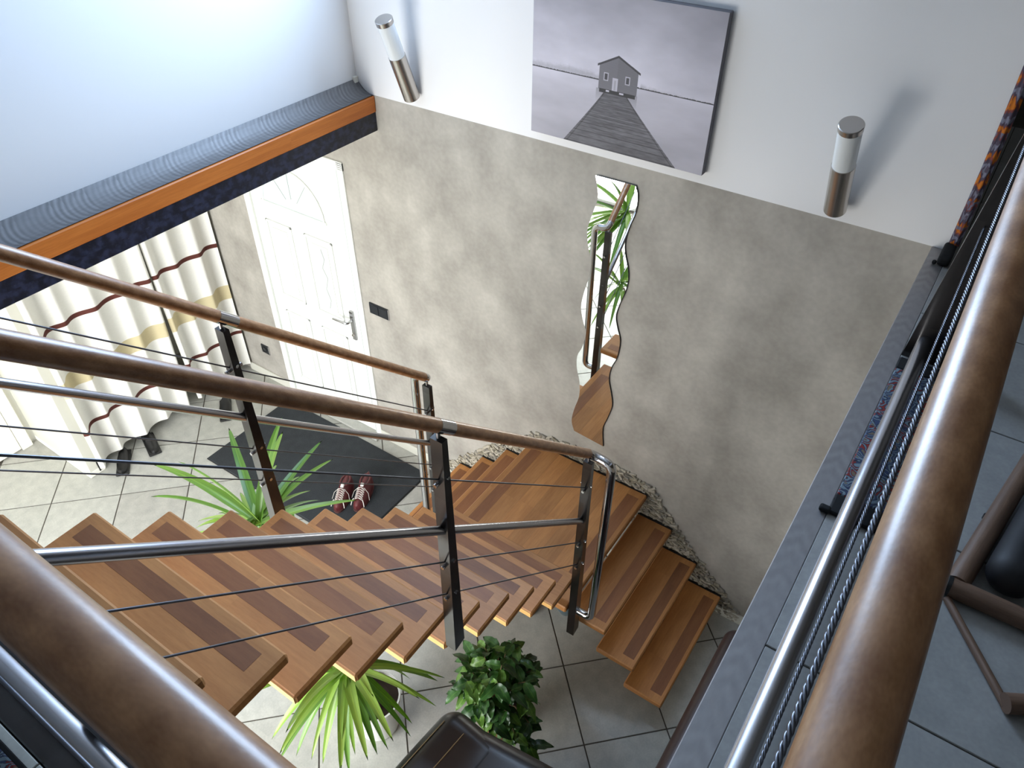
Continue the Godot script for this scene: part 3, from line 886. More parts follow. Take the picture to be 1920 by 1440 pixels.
# ---------- things on the wall ----------
func wall_lamp(x: float, tilt: float, label: String):
	# axis leans out from the wall; the lower end is cut flush with it
	var o := thing("wall_lamp", label, "lamp", Vector3.ZERO, "wall lamps beside the picture")
	var ax := Vector3(0, cos(tilt), sin(tilt))
	var r := 0.040
	var foot := Vector3(x, 2.628, r * 0.98)
	var bas := Basis(Vector3.RIGHT, tilt)
	var body := MB.new()
	# slanted cut: each generator of the cylinder starts where it meets the wall
	var N := 32
	for k in N:
		var q := []
		for kk in [k, k + 1]:
			var an: float = TAU * kk / N
			var rad := bas * Vector3(cos(an), 0, sin(an)) * r
			var lowp := foot + rad
			# move along the axis until z == 0.002
			var t := (0.002 - lowp.z) / ax.z
			t = clampf(t, -0.02, 0.20)
			q.append([lowp + ax * t, foot + rad + ax * 0.205, rad.normalized()])
		var i0 := body.p(q[0][0], q[0][2], Vector2(0, 0)); body.p(q[1][0], q[1][2], Vector2(1, 0)); body.p(q[1][1], q[1][2], Vector2(1, 1)); body.p(q[0][1], q[0][2], Vector2(0, 1))
		body.ix.append_array([i0, i0 + 1, i0 + 2, i0, i0 + 2, i0 + 3])
	body.lathe(foot, [Vector2(r, 0.205), Vector2(0.03, 0.207)], N, bas)
	part("bracket", body, M.nickel, o, "brushed nickel tube cut slantwise against the wall")
	var sh := MB.new(); sh.lathe(foot, [Vector2(0.0, 0.203), Vector2(r - 0.002, 0.203), Vector2(r - 0.002, 0.365), Vector2(0.0, 0.366)], N, bas)
	part("shade", sh, M.opal, o, "white opal glass cylinder")
	var cp := MB.new(); cp.lathe(foot, [Vector2(0.0, 0.364), Vector2(r, 0.364), Vector2(r + 0.0005, 0.384), Vector2(r - 0.002, 0.386), Vector2(0.0, 0.386)], N, bas)
	part("cap", cp, M.nickel, o, "round metal end cap")

func on_the_wall():
	wall_lamp(-2.452, 0.36, "cylinder wall lamp left of the picture near the wall corner")
	wall_lamp(-0.442, 0.43, "cylinder wall lamp right of the picture near the gallery")
	# canvas print
	var c := thing("canvas_picture", "grey canvas print of a hut at the end of a jetty", "picture")
	var x0 := -1.769; var x1 := -0.961; var y0 := 2.602; var y1 := 3.202
	part("stretcher", span(x0, x1, y0, y1, 0.001, 0.034, 0.003), M.canvas_side, c)
	var f := MB.new()
	f.quad(Vector3(x0 + 0.002, y0 + 0.002, 0.0345), Vector3(x1 - 0.002, y0 + 0.002, 0.0345), Vector3(x1 - 0.002, y1 - 0.002, 0.0345), Vector3(x0 + 0.002, y1 - 0.002, 0.0345), Vector3.BACK, Vector2(0, 1), Vector2(1, 1), Vector2(1, 0), Vector2(0, 0))
	part("print", f, M.print, c, "printed canvas face")
	# wavy mirror
	var L := [[-1.445, 2.469], [-1.434, 2.429], [-1.424, 2.374], [-1.437, 2.311], [-1.458, 2.232], [-1.464, 2.179], [-1.450, 2.099], [-1.433, 2.049], [-1.435, 1.958], [-1.457, 1.855], [-1.467, 1.769], [-1.451, 1.69], [-1.428, 1.623], [-1.443, 1.525], [-1.467, 1.46], [-1.465, 1.378], [-1.443, 1.293], [-1.438, 1.192], [-1.461, 1.089], [-1.473, 0.991], [-1.452, 0.923]]
	var Rr := [[-1.250, 2.472], [-1.235, 2.427], [-1.237, 2.35], [-1.258, 2.274], [-1.27, 2.199], [-1.263, 2.138], [-1.242, 2.071], [-1.233, 2.008], [-1.241, 1.938], [-1.263, 1.859], [-1.274, 1.785], [-1.258, 1.719], [-1.237, 1.652], [-1.243, 1.547], [-1.268, 1.468], [-1.274, 1.385], [-1.252, 1.299], [-1.239, 1.218], [-1.259, 1.118], [-1.278, 1.033], [-1.264, 0.905]]
	var ca := Curve2D.new(); for q in L: ca.add_point(Vector2(q[0], q[1]))
	var poly := PackedVector2Array()
	poly.append_array(smooth(L))
	var rr := smooth(Rr); rr.reverse()
	poly.append_array(rr)
	var mir := thing("wavy_mirror", "tall narrow wall mirror with wavy sides under the picture", "mirror")
	var bk := MB.new(); bk.prism(poly, Vector3(0.002, -0.002, 0.001), Vector3.RIGHT, Vector3.UP, Vector3(0, 0, 0.006))
	part("backing", bk, M.edge, mir)
	var gl := MB.new(); gl.prism(poly, Vector3(0, 0, 0.007), Vector3.RIGHT, Vector3.UP, Vector3(0, 0, 0.003))
	part("mirror_glass", gl, M.mirror, mir, "silvered glass with wavy edges")
	# switch and sockets
	var s := thing("light_switch", "dark double light switch plate right of the front door", "switch")
	part("plate", span(-2.975, -2.815, 1.135, 1.215, 0.0, 0.009, 0.002), M.darkplastic, s)
	for k in 2: part("rocker", span(-2.968 + 0.078 * k, -2.897 + 0.078 * k, 1.142, 1.208, 0.008, 0.013, 0.002), M.darkplastic, s)
	part("rim", span(-2.8175, -2.8145, 1.135, 1.215, 0.0, 0.0105), M.chrome, s)
	var k2 := thing("power_socket", "dark wall socket low between the curtain and the front door", "socket")
	part("plate", span(-4.24, -4.155, 0.265, 0.342, 0.0, 0.009, 0.002), M.darkplastic, k2)
	var ring := MB.new(); ring.lathe(Vector3(-4.205, 0.303, 0.009), [Vector2(0.026, 0.003), Vector2(0.022, 0.003), Vector2(0.020, -0.002), Vector2(0, -0.002)], 20, Basis(Vector3.RIGHT, PI / 2))
	part("recess", ring, M.edge, k2)
	part("rim", span(-4.158, -4.154, 0.265, 0.342, 0.0, 0.0105), M.chrome, k2)

func smooth(a: Array) -> PackedVector2Array:
	var out := PackedVector2Array()
	for i in a.size() - 1:
		var p0 := v2(a[max(i - 1, 0)]); var p1 := v2(a[i]); var p2 := v2(a[i + 1]); var p3 := v2(a[min(i + 2, a.size() - 1)])
		for k in 4: out.append(p1.cubic_interpolate(p2, p0, p3, k / 4.0))
	out.append(v2(a[-1]))
	return out
func v2(a) -> Vector2: return Vector2(a[0], a[1])

# ---------- hall: curtains, partition, mat, shoes ----------
func curtain(z0: float, z1: float, flare: float, folds: float, ph: float, label: String):
	var m := MB.new()
	m.grid(func(u: float, v: float):
		var z := lerpf(z0, z1, u) + flare * pow(v, 4.0) * (1.0 - u if flare > 0 else u)
		var w := sin(u * folds * TAU + ph + 0.5 * sin(u * 7.0))
		var amp := lerpf(0.014, 0.031, v)
		var wrap := 0.055 * smoothstep(1.26, 1.40, z)
		var x := -4.438 + amp * w + 0.010 * sin(u * folds * TAU * 0.5 + ph * 2.0) * v + wrap
		return Vector3(x, lerpf(2.34, 0.066, v) + 0.008 * w * v, z + 0.014 * cos(u * folds * TAU + ph) * v), 140, 40)
	solo("curtain", m, M.curtain, label, "curtain", "closet curtains")

func hall():
	var pn := thing("partition", "white upright partition panel at the near end of the curtains", "panel", Vector3.ZERO, "", "structure")
	part("board", span(-5.11, -4.42, 0.0, 2.372, 1.348, 1.459, 0.012), M.ivory, pn)
	part("foot_strip", span(-5.10, -4.417, 0.0, 0.05, 1.345, 1.462, 0.006), M.cream, pn)
	part("catch", span(-4.425, -4.41, 0.02, 0.10, 1.382, 1.39, 0.001), M.edge, pn)
	curtain(0.572, 1.405, 0.045, 4.3, 0.9, "cream curtain with brown and tan bands beside the white partition")
	curtain(0.03, 0.568, -0.02, 3.1, 2.1, "cream curtain with brown and tan bands beside the grey wall")
	solo("curtain_track", span(-4.50, -4.40, 2.34, 2.372, 0.02, 1.35, 0.002), M.pvc, "white curtain track under the slab over the closet", "rail")
	# shoes peeping out below the curtains
	for q in [[-4.36, 1.245, 0.9], [-4.36, 1.02, 1.2], [-4.21, 0.47, 0.9]]:
		dress_shoe(Vector3(q[0], 0, q[1]), q[2], ["black shoe under the curtain beside the white partition", "black shoe under the middle of the near curtain", "black shoe on the tiles in front of the far curtain"][[1.245, 1.02, 0.47].find(q[1])])
	var dm := thing("door_mat", "large charcoal door mat on the tiles inside the front door", "mat")
	part("pile", span(-3.91, -2.52, 0.0, 0.012, 0.115, 0.88, 0.004), M.mat, dm)
	part("border", span(-3.915, -2.515, 0.0, 0.006, 0.11, 0.885, 0.002), M.edge, dm)
	sneaker(Vector3(-2.845, 0.012, 0.602), 0.42, "burgundy lace up shoe on the door mat, nearer the curtains")
	sneaker(Vector3(-2.742, 0.012, 0.520), 0.40, "burgundy lace up shoe on the door mat, nearer the stairs")

func shoe_body(m: MB, L: float, W: float, Hh: float, toe_h: float):
	# heel at -z, toe at +z; closed at the toe, open collar at the heel
	m.grid(func(u: float, v: float):
		var z := (u - 0.5) * L
		var w := W * 0.5 * (0.78 + 0.22 * sin(clampf(u * 1.25 - 0.1, 0, 1) * PI)) * sqrt(maxf(0.0, 1.0 - pow(absf(2.0 * u - 1.0), 6.0)))
		if u > 0.75: w *= 1.0 - pow((u - 0.75) / 0.25, 3.0) * 0.35
		var top := lerpf(Hh, toe_h, smoothstep(0.30, 0.80, u)) * (1.0 - pow(maxf(0.0, (u - 0.86) / 0.14), 2.0) * 0.55)
		var an := lerpf(-0.15, PI + 0.15, v)
		return Vector3(-w * cos(an), 0.012 + maxf(0.0, sin(an)) * top, z), 24, 16)

func dress_shoe(at: Vector3, turn: float, label: String):
	var s := thing("dress_shoe", label, "shoe", at, "dark shoes by the closet")
	s.rotation.y = turn
	var m := MB.new(); shoe_body(m, 0.25, 0.09, 0.042, 0.032)
	part("upper", m, M.blackshoe, s)
	var so := MB.new(); so.soft(Vector3(0, 0.008, 0), Vector3(0.088, 0.016, 0.25), 0.008, 8)
	part("sole", so, M.edge, s)

func sneaker(at: Vector3, turn: float, label: String):
	var s := thing("sneaker", label, "shoe", at, "burgundy shoes on the mat")
	s.rotation.y = turn
	var m := MB.new(); shoe_body(m, 0.275, 0.098, 0.095, 0.05)
	part("upper", m, M.shoe, s)
	var so := MB.new()
	var pl := PackedVector2Array()
	for k in 32:
		var u := 0.5 - 0.5 * cos(PI * (k if k < 16 else 31 - k) / 15.0)
		var w := 0.051 * (0.8 + 0.2 * sin(clampf(u * 1.25 - 0.1, 0, 1) * PI)) * sqrt(maxf(0.0, 1.0 - pow(absf(2.0 * u - 1.0), 5.0)))
		pl.append(Vector2(w if k < 16 else -w, (u - 0.5) * 0.282))
	pl = Geometry2D.convex_hull(pl); pl.remove_at(pl.size() - 1)
	so.prism(pl, Vector3(0, 0, 0), Vector3.RIGHT, Vector3.BACK, Vector3(0, 0.016, 0))
	part("sole", so, M.solebrown, s)
	var co := MB.new()
	var ring := []
	for k in 17:
		var an := TAU * k / 16.0
		ring.append(Vector3(0.030 * cos(an), 0.100, -0.062 + 0.052 * sin(an)))
	co.tube(ring, 0.007, 8, false)
	part("collar", co, M.shoe, s)
	var hole := MB.new()
	var hp := PackedVector2Array()
	for k in 16: hp.append(Vector2(0.029 * cos(TAU * k / 16.0), -0.062 + 0.05 * sin(TAU * k / 16.0)))
	hole.prism(hp, Vector3(0, 0.096, 0), Vector3.RIGHT, Vector3.BACK, Vector3(0, 0.004, 0))
	part("lining", hole, M.edge, s)
	var tg := MB.new(); tg.soft(Vector3(0, 0.107, -0.008), Vector3(0.024, 0.010, 0.026), 0.005, 8, Basis(Vector3.RIGHT, 0.45))
	part("tongue", tg, M.lace, s, "pale tongue top")
	var la := MB.new()
	for k in 6:
		var z := 0.012 + k * 0.013
		var y := lerpf(0.104, 0.075, k / 5.0)
		var w := 0.026
		la.tube([Vector3(-w, y - 0.008, z), Vector3(0, y + 0.004, z + 0.006), Vector3(w, y - 0.008, z + 0.012)], 0.0016, 6)
		la.tube([Vector3(w, y - 0.008, z), Vector3(0, y + 0.005, z + 0.006), Vector3(-w, y - 0.008, z + 0.012)], 0.0016, 6)
	for sg in [-1.0, 1.0]: la.tube([Vector3(sg * 0.02, 0.10, 0.012), Vector3(sg * 0.05, 0.07, 0.025), Vector3(sg * 0.062, 0.03, 0.05)], 0.0014, 6)
	part("laces", la, M.lace, s, "white laces")
	for sg in [-1.0, 1.0]:
		var wl := MB.new()
		wl.tube([Vector3(sg * 0.030, 0.072, 0.088), Vector3(sg * 0.040, 0.055, 0.100), Vector3(sg * 0.046, 0.028, 0.112)], 0.003, 6)
		part("welt", wl, M.lace, s)

# ---------- plants ----------
func blade(base: Vector3, tip: Vector3, w: float, sag: float, mt: Material, root: Node3D):
	var m := MB.new()
	var d := tip - base
	var side := d.cross(Vector3.UP).normalized()
	if side.length_squared() < 0.1: side = Vector3.RIGHT
	var up := side.cross(d).normalized()
	m.grid(func(u: float, v: float):
		var c := base + d * u + Vector3.UP * sag * 4.0 * u * (1.0 - u)
		var ww := w * minf(1.0, 0.42 + u * 2.2) * pow(maxf(0.0, 1.0 - u), 0.55) * 0.5
		var s := v * 2.0 - 1.0
		return c + side * ww * s + up * (absf(s) * ww * 0.35), 12, 4)
	# uv: v across the leaf
	for i in m.uv.size(): m.uv[i] = Vector2(m.uv[i].y, m.uv[i].x)
	part("leaf", m, mt, root)

func yucca():
	var rng := RandomNumberGenerator.new(); rng.seed = 5
	var y := thing("potted_yucca", "tall potted yucca with two crowns of long leaves beside the stairs", "plant")
	var at := Vector3(-1.62, 0, 1.62)
	var pot := MB.new(); pot.lathe(at, [Vector2(0, 0), Vector2(0.10, 0), Vector2(0.105, 0.01), Vector2(0.130, 0.25), Vector2(0.137, 0.255), Vector2(0.137, 0.28), Vector2(0.128, 0.28), Vector2(0.125, 0.25)], 40)
	part("pot", pot, M.pot, y, "round white plant pot")
	var so := MB.new(); so.lathe(at, [Vector2(0.127, 0.255), Vector2(0.08, 0.266), Vector2(0, 0.264)], 32)
	part("soil", so, M.soil, y)
	var c1 := Vector3(-2.05, 1.373, 1.69)
	var c2 := Vector3(-1.50, 0.95, 1.807)
	part("trunk", tb([at + Vector3(-0.04, 0.2, 0.02), Vector3(-1.74, 0.65, 1.67), Vector3(-1.93, 1.05, 1.69), c1 + Vector3(0.004, -0.03, 0)], [0.03, 0.026, 0.024, 0.026], 14), M.bark, y)
	part("trunk", tb([at + Vector3(0.04, 0.2, 0.04), Vector3(-1.535, 0.6, 1.73), c2 + Vector3(0, -0.03, 0)], [0.028, 0.024, 0.026], 14), M.bark, y)
	var t1 := TIPS1
	for i in t1.size():
		blade(c1 + Vector3(rng.randf_range(-0.015, 0.015), rng.randf_range(-0.03, 0.03), rng.randf_range(-0.015, 0.015)), Vector3(t1[i][0], t1[i][1], t1[i][2]), rng.randf_range(0.046, 0.060), rng.randf_range(0.02, 0.06), M["blade%d" % (i % 3)], y)
	for i in 14:
		var an := PI * 0.45 + PI * 1.1 * i / 14.0 + rng.randf_range(-0.1, 0.1)
		var el := rng.randf_range(-1.15, -0.25)
		var tip := c1 + Vector3(cos(an) * cos(el) - 0.15, sin(el), sin(an) * cos(el)) * rng.randf_range(0.38, 0.52)
		if tip.x > -1.86: tip.x = -1.86 - rng.randf() * 0.1
		blade(c1 + Vector3(0, rng.randf_range(-0.04, 0.05), 0), tip, 0.04, 0.03, M["blade%d" % (i % 3)], y)
	# a low side shoot under the flight
	var c3 := Vector3(-1.98, 0.86, 1.60)
	part("trunk", tb([at + Vector3(-0.06, 0.2, 0.0), Vector3(-1.80, 0.5, 1.60), c3 + Vector3(0, -0.03, 0)], [0.024, 0.02, 0.022], 12), M.bark, y)
	for i in 18:
		var an := TAU * i / 18.0 + rng.randf_range(-0.15, 0.15)
		var el := rng.randf_range(-0.9, 0.7)
		blade(c3 + Vector3(0, rng.randf_range(-0.04, 0.04), 0), c3 + Vector3(cos(an) * cos(el), sin(el), sin(an) * cos(el)) * rng.randf_range(0.30, 0.42), 0.042, 0.05, M["blade%d" % (i % 3)], y)
	var t2 := TIPS2
	for i in t2.size():
		blade(c2 + Vector3(rng.randf_range(-0.015, 0.015), rng.randf_range(-0.03, 0.04), rng.randf_range(-0.015, 0.015)), Vector3(t2[i][0], t2[i][1], t2[i][2]), rng.randf_range(0.046, 0.060), rng.randf_range(0.04, 0.09), M["blade%d" % (i % 3)], y)
	for i in 16:
		var an := TAU * i / 16.0 + rng.randf_range(-0.15, 0.15)
		var el := rng.randf_range(-0.5, 0.5)
		blade(c2 + Vector3(0, rng.randf_range(-0.05, 0.03), 0), c2 + Vector3(cos(an) * cos(el), sin(el), sin(an) * cos(el)) * rng.randf_range(0.34, 0.46), 0.038, 0.05, M["blade%d" % ((i + 1) % 3)], y)

const TIPS1 := [[-2.579, 1.501, 1.771], [-2.101, 1.889, 1.873], [-2.515, 1.477, 1.416], [-2.109, 1.817, 2.009], [-2.365, 1.399, 1.24], [-2.191, 1.37, 1.158], [-2.139, 1.271, 1.157], [-2.511, 1.077, 1.74], [-2.174, 1.048, 1.264], [-2.397, 1.204, 1.298], [-1.84, 1.3, 1.3], [-2.0, 0.95, 1.35], [-2.25, 1.0, 1.35], [-2.35, 1.1, 1.5], [-2.1, 1.75, 1.4]]
const TIPS2 := [[-1.657, 0.692, 2.14], [-1.407, 1.049, 2.236], [-1.549, 0.629, 2.119], [-1.452, 0.586, 2.068], [-1.197, 1.002, 2.136], [-1.326, 0.603, 2.035], [-1.383, 0.54, 1.95], [-1.133, 1.018, 2.058], [-1.295, 0.561, 1.901], [-1.3, 0.549, 1.848], [-1.089, 1.05, 1.96], [-1.207, 0.61, 1.774], [-1.25, 0.586, 1.718], [-1.182, 1.242, 1.934], [-1.238, 0.699, 1.541], [-1.39, 0.588, 1.563], [-1.392, 1.16, 2.19]]

func leaf_mesh(L: float, W: float, fold: float, droop: float) -> ArrayMesh:
	var m := MB.new()
	m.grid(func(u: float, v: float):
		var s := v * 2.0 - 1.0
		var w := W * 0.5 * pow(sin(PI * pow(clampf(u, 0.0, 1.0), 0.8)), 0.8) * (1.0 + 0.06 * sin(u * 22.0))
		return Vector3(s * w, absf(s) * w * fold - droop * u * u * L + 0.004 * sin(u * 14.0) * s, u * L), 8, 4)
	for i in m.uv.size(): m.uv[i] = Vector2(m.uv[i].y, m.uv[i].x)
	return m.mesh()

func bushy_plant():
	var rng := RandomNumberGenerator.new(); rng.seed = 9
	var at := Vector3(-1.10, 0, 1.28)
	var b := thing("bushy_plant", "bushy dark green potted plant behind the leather armchair", "plant")
	var pot := MB.new(); pot.lathe(at, [Vector2(0, 0), Vector2(0.085, 0), Vector2(0.115, 0.2), Vector2(0.122, 0.2), Vector2(0.122, 0.225), Vector2(0.108, 0.225), Vector2(0.105, 0.195)], 32)
	part("pot", pot, M.clay, b, "round brown clay pot")
	var so := MB.new(); so.lathe(at, [Vector2(0.107, 0.196), Vector2(0, 0.205)], 24)
	part("soil", so, M.soil, b)
	var ms := [leaf_mesh(0.085, 0.044, 0.35, 0.35), leaf_mesh(0.105, 0.05, 0.25, 0.5), leaf_mesh(0.07, 0.04, 0.5, 0.2)]
	var stems := []
	for i in 26:
		var an := TAU * i * 0.381966
		var rr := 0.20 * sqrt((i + 0.5) / 26.0)
		var h := 0.58 - 0.16 * pow(rr / 0.20, 2.0) + rng.randf_range(-0.05, 0.05)
		stems.append(at + Vector3(cos(an) * rr, h, sin(an) * rr))
	# two long shoots trailing towards the tiles on the right
	stems.append(at + Vector3(0.22, 0.36, 0.05)); stems.append(at + Vector3(0.20, 0.30, 0.09)); stems.append(at + Vector3(0.26, 0.27, 0.10)); stems.append(at + Vector3(0.19, 0.36, 0.13))
	for i in stems.size():
		var top: Vector3 = stems[i]
		var foot := at + Vector3(rng.randf_range(-0.04, 0.04), 0.19, rng.randf_range(-0.04, 0.04))
		var midp := foot.lerp(top, 0.55) + Vector3(0, 0.05, 0)
		part("stem", tb([foot, midp, top], [0.005, 0.004, 0.002], 6), M.bark, b)
		for k in 8:
			var t := 1.0 - k * 0.085
			var pos := midp.lerp(top, t) if t > 0.3 else foot.lerp(midp, t)
			var an := k * 2.4 + i * 1.3 + rng.randf_range(-0.4, 0.4)
			var el := rng.randf_range(-0.5, 0.35) - k * 0.03
			var d := Vector3(cos(an) * cos(el), sin(el), sin(an) * cos(el))
			var out := Vector3(pos.x - at.x, 0, pos.z - at.z)
			if out.length() > 0.05: d = (d + out.normalized() * 0.7).normalized()
			var o := part("leaf", ms[rng.randi() % 3], M["leaf%d" % (rng.randi() % 3)], b)
			o.transform = Transform3D(Basis.looking_at(-d, Vector3.UP) * Basis(Vector3.BACK, rng.randf_range(-0.5, 0.5)), pos)

# ---------- seating and the gallery floor ----------
func seam(root: Node3D, pts: Array):
	part("stitching", tb(pts, 0.0022, 6), M.thread, root, "pale stitched seam")

func seating():
	var s := thing("armchair", "dark leather armchair with pale stitching below the stairs", "armchair")
	var m := MB.new()
	m.soft(Vector3(-0.96, 0.445, 2.06), Vector3(0.34, 0.80, 0.86), 0.085, 14, Basis(Vector3.UP, -0.09))
	part("arm", m, M.leather0, s)
	var m2 := MB.new(); m2.soft(Vector3(-0.43, 0.40, 2.06), Vector3(0.22, 0.62, 0.80), 0.09, 12)
	part("arm", m2, M.leather0, s)
	var bk := MB.new(); bk.soft(Vector3(-0.68, 0.440, 1.735), Vector3(0.74, 0.805, 0.26), 0.09, 14, Basis(Vector3.UP, 0.11))
	part("back", bk, M.leather0, s)
	var se := MB.new(); se.soft(Vector3(-0.66, 0.32, 2.15), Vector3(0.30, 0.26, 0.66), 0.08, 12)
	part("seat", se, M.leather0, s)
	var ft := MB.new()
	for q in [[-1.07, 1.70], [-0.37, 1.68], [-1.07, 2.42], [-0.37, 2.44]]: addspan(ft, q[0] - 0.025, q[0] + 0.025, 0, 0.06, q[1] - 0.025, q[1] + 0.025, 0.004)
	part("foot", ft, M.edge, s)
	for x in [-1.085, -0.985]:
		var pts := []
		for k in 9:
			var t := k / 8.0
			pts.append(Vector3(x - 0.09 * (lerpf(1.715, 2.40, t) - 2.06), 0.8455 if x > -1.05 else 0.838, lerpf(1.715, 2.40, t)))
		seam(s, pts)
	var c := thing("sofa", "dark brown leather sofa back along the gallery edge near the lowest right step", "sofa")
	var b := MB.new(); b.soft(Vector3(-0.135, 0.43, 1.565), Vector3(0.25, 0.80, 1.93), 0.06, 14)
	part("back", b, M.leather1, c)
	var b2 := MB.new(); b2.soft(Vector3(0.36, 0.30, 0.80), Vector3(0.72, 0.56, 0.24), 0.07, 10)
	part("arm", b2, M.leather1, c)
	var b3 := MB.new(); b3.soft(Vector3(0.36, 0.24, 1.70), Vector3(0.72, 0.38, 1.60), 0.07, 10)
	part("seat", b3, M.leather1, c)
	var f2 := MB.new()
	for q in [[-0.18, 0.75], [0.64, 0.75], [-0.18, 2.45], [0.64, 2.42]]: addspan(f2, q[0] - 0.03, q[0] + 0.03, 0, 0.07, q[1] - 0.03, q[1] + 0.03, 0.004)
	part("foot", f2, M.edge, c)

func gallery_things():
	# patterned runner along the right railing, with dark hems and corner tassels
	var r := thing("runner_rug", "narrow dark runner with red and grey paisley under the right railing", "rug")
	part("pile", span(-0.0355, 0.20, GY, GY + 0.012, 0.80, 1.37, 0.003), M.rug, r)
	part("hem", span(-0.0358, 0.20, GY, GY + 0.0125, 1.37, 1.435, 0.003), M.hem, r, "plain black hem")
	part("hem", span(-0.0358, 0.20, GY, GY + 0.0125, 0.74, 0.80, 0.003), M.hem, r, "plain black hem")
	var ts := MB.new(); ts.soft(Vector3(-0.045, GY + 0.008, 1.43), Vector3(0.026, 0.014, 0.02), 0.006, 6)
	part("tassel", ts, M.hem, r)
	var n := thing("runner_rug", "dark blue patterned rug on the near gallery, bottom left corner", "rug")
	part("pile", span(-2.7, -0.2, GY, GY + 0.012, 2.795, 3.2, 0.003, 0), M.rug, n)
	part("fringe", span(-2.7, -0.2, GY, GY + 0.008, 2.786, 2.796, 0.002), M.hem, n)
	# patterned drape at the end of the back wall
	var d := thing("patterned_drape", "narrow multicoloured hanging at the right end of the white wall", "drape")
	var m := MB.new()
	m.grid(func(u: float, v: float):
		var x := lerpf(-0.052, -0.018, u) + 0.004 * sin(v * 9.0)
		return Vector3(x, lerpf(4.6, GY + 0.03, v), 0.012 + 0.012 * sin(u * PI) + 0.003 * sin(u * 12.0)), 10, 40)
	for i in m.v.size(): pass
	var md: StandardMaterial3D = M.drape
	md.cull_mode = BaseMaterial3D.CULL_DISABLED
	part("cloth", m, md, d)
	var hem := MB.new(); hem.soft(Vector3(-0.04, GY + 0.02, 0.07), Vector3(0.04, 0.035, 0.13), 0.012, 8)
	part("hem", hem, M.hem, d, "dark hem gathered on the floor")
	var tz := MB.new(); tz.soft(Vector3(-0.066, GY + 0.008, 0.125), Vector3(0.014, 0.014, 0.016), 0.006, 6)
	part("tassel", tz, M.hem, d)
	part("rod", tb([Vector3(-0.06, 4.61, 0.02), Vector3(-0.01, 4.61, 0.02)], 0.008, 10), M.nickel, d)
	# wooden frame and black bag on the gallery floor
	var f := thing("wooden_rack", "low brown wooden frame on the gallery tiles behind the right handrail", "rack")
	var y := GY + 0.022
	part("bar", tb([Vector3(0.232, y, 1.508), Vector3(0.47, y, 1.508)], 0.0215, 16), M.framewood, f)
	part("bar", tb([Vector3(0.243, y + 0.0, 1.495), Vector3(0.335, y + 0.02, 0.95)], [0.023, 0.021], 16), M.framewood, f)
	part("bar", tb([Vector3(0.236, GY + 0.008, 1.53), Vector3(0.372, GY + 0.008, 1.715)], 0.0085, 10), M.framewood, f)
	part("bar", tb([Vector3(0.366, y, 1.72), Vector3(0.47, y, 1.66)], 0.019, 14), M.framewood, f)
	part("cap", tb([Vector3(0.225, y, 1.508), Vector3(0.233, y, 1.508)], 0.022, 16), M.edge, f)
	var g := thing("black_bag", "black soft bag lying beside the low wooden frame", "bag")
	var bm := MB.new(); bm.soft(Vector3(0.358, GY + 0.05, 1.265), Vector3(0.098, 0.095, 0.42), 0.045, 12, Basis(Vector3.UP, -0.17), Vector3(0, 0.01, 0))
	part("body", bm, M.bag, g)
	part("strap", tb([Vector3(0.385, GY + 0.095, 1.12), Vector3(0.36, GY + 0.10, 1.18), Vector3(0.350, GY + 0.108, 1.25), Vector3(0.36, GY + 0.10, 1.32)], 0.006, 8), M.hem, g)
	solo("floor_stop", tb([Vector3(0.268, GY, 1.245), Vector3(0.268, GY + 0.012, 1.245)], 0.008, 12), M.edge, "tiny black peg on the gallery tiles beside the wooden frame", "peg")
	# small vase under the landing
	var v := thing("small_vase", "small grey blue vase on the tiles under the landing", "vase")
	var vm := MB.new(); vm.lathe(Vector3(-1.16, 0, 0.50), [Vector2(0, 0), Vector2(0.035, 0), Vector2(0.055, 0.05), Vector2(0.058, 0.11), Vector2(0.035, 0.17), Vector2(0.03, 0.2), Vector2(0.038, 0.215), Vector2(0.033, 0.215), Vector2(0.025, 0.19)], 28)
	part("body", vm, M.vase, v)

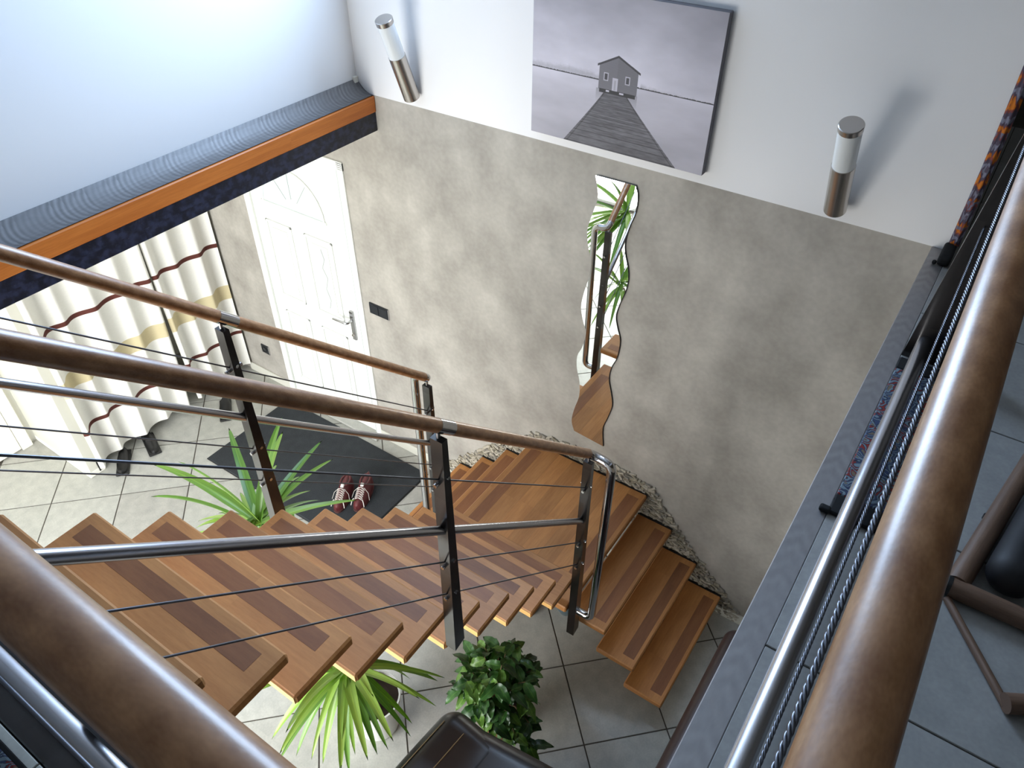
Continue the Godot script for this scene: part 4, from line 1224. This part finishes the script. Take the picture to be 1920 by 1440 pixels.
func lights_and_camera():
	var cam := Camera3D.new()
	cam.name = "camera"
	cam.fov = 53.789
	cam.near = 0.02; cam.far = 60.0
	cam.transform = Transform3D(Basis(Vector3(CAMX), Vector3(CAMY), Vector3(CAMZ)), Vector3(0, 3.9088, 2.7877))
	add_child(cam)
	cam.current = true
	var we := WorldEnvironment.new()
	we.name = "environment"
	var env := Environment.new()
	var sky := Sky.new()
	var sm := ProceduralSkyMaterial.new()
	sm.sky_top_color = Color(0.50, 0.66, 0.90); sm.sky_horizon_color = Color(0.80, 0.87, 0.95)
	sm.ground_bottom_color = Color(0.35, 0.36, 0.33); sm.ground_horizon_color = Color(0.7, 0.74, 0.76)
	sm.energy_multiplier = 3.0
	sky.sky_material = sm
	env.background_mode = Environment.BG_SKY
	env.sky = sky
	env.tonemap_mode = Environment.TONE_MAPPER_LINEAR
	env.tonemap_exposure = 1.0
	env.sdfgi_enabled = true; env.ssao_enabled = true; env.ssil_enabled = true
	we.environment = env
	add_child(we)
	# daylight entering by the garden window and by the high window
	area("garden_window_daylight", Vector3(-2.65, 1.08, 4.19), Vector3(0, 0, 0), Vector2(2.2, 2.05), Color(0.99, 0.99, 0.98), 4.4)
	area("high_window_daylight", Vector3(-1.9, 3.93, 0.01), Vector3(0, PI, 0), Vector2(1.34, 1.0), Color(0.76, 0.87, 1.0), 7.2)

const CAMX := Vector3(0.826581, 0.003288, -0.562808)
const CAMY := Vector3(-0.365959, 0.762867, -0.533018)
const CAMZ := Vector3(0.427595, 0.646548, 0.631774)

func area(called: String, at: Vector3, rot: Vector3, size: Vector2, col: Color, e: float):
	var l := AreaLight3D.new()
	l.name = called
	l.position = at; l.rotation = rot
	l.area_size = size
	l.area_normalize_energy = false
	l.light_color = col; l.light_energy = e
	l.area_range = 30.0
	l.shadow_enabled = true
	add_child(l)

func _ready():
	lights_and_camera()
	make_materials()
	setting()
	front_door()
	staircase()
	stone_cladding()
	stair_railing(-0.932, 0.097, "cable railing on the right side of the upper flight")
	stair_railing(-1.768, -0.086, "cable railing on the left side of the upper flight")
	gallery_railings()
	on_the_wall()
	hall()
	yucca()
	bushy_plant()
	seating()
	gallery_things()
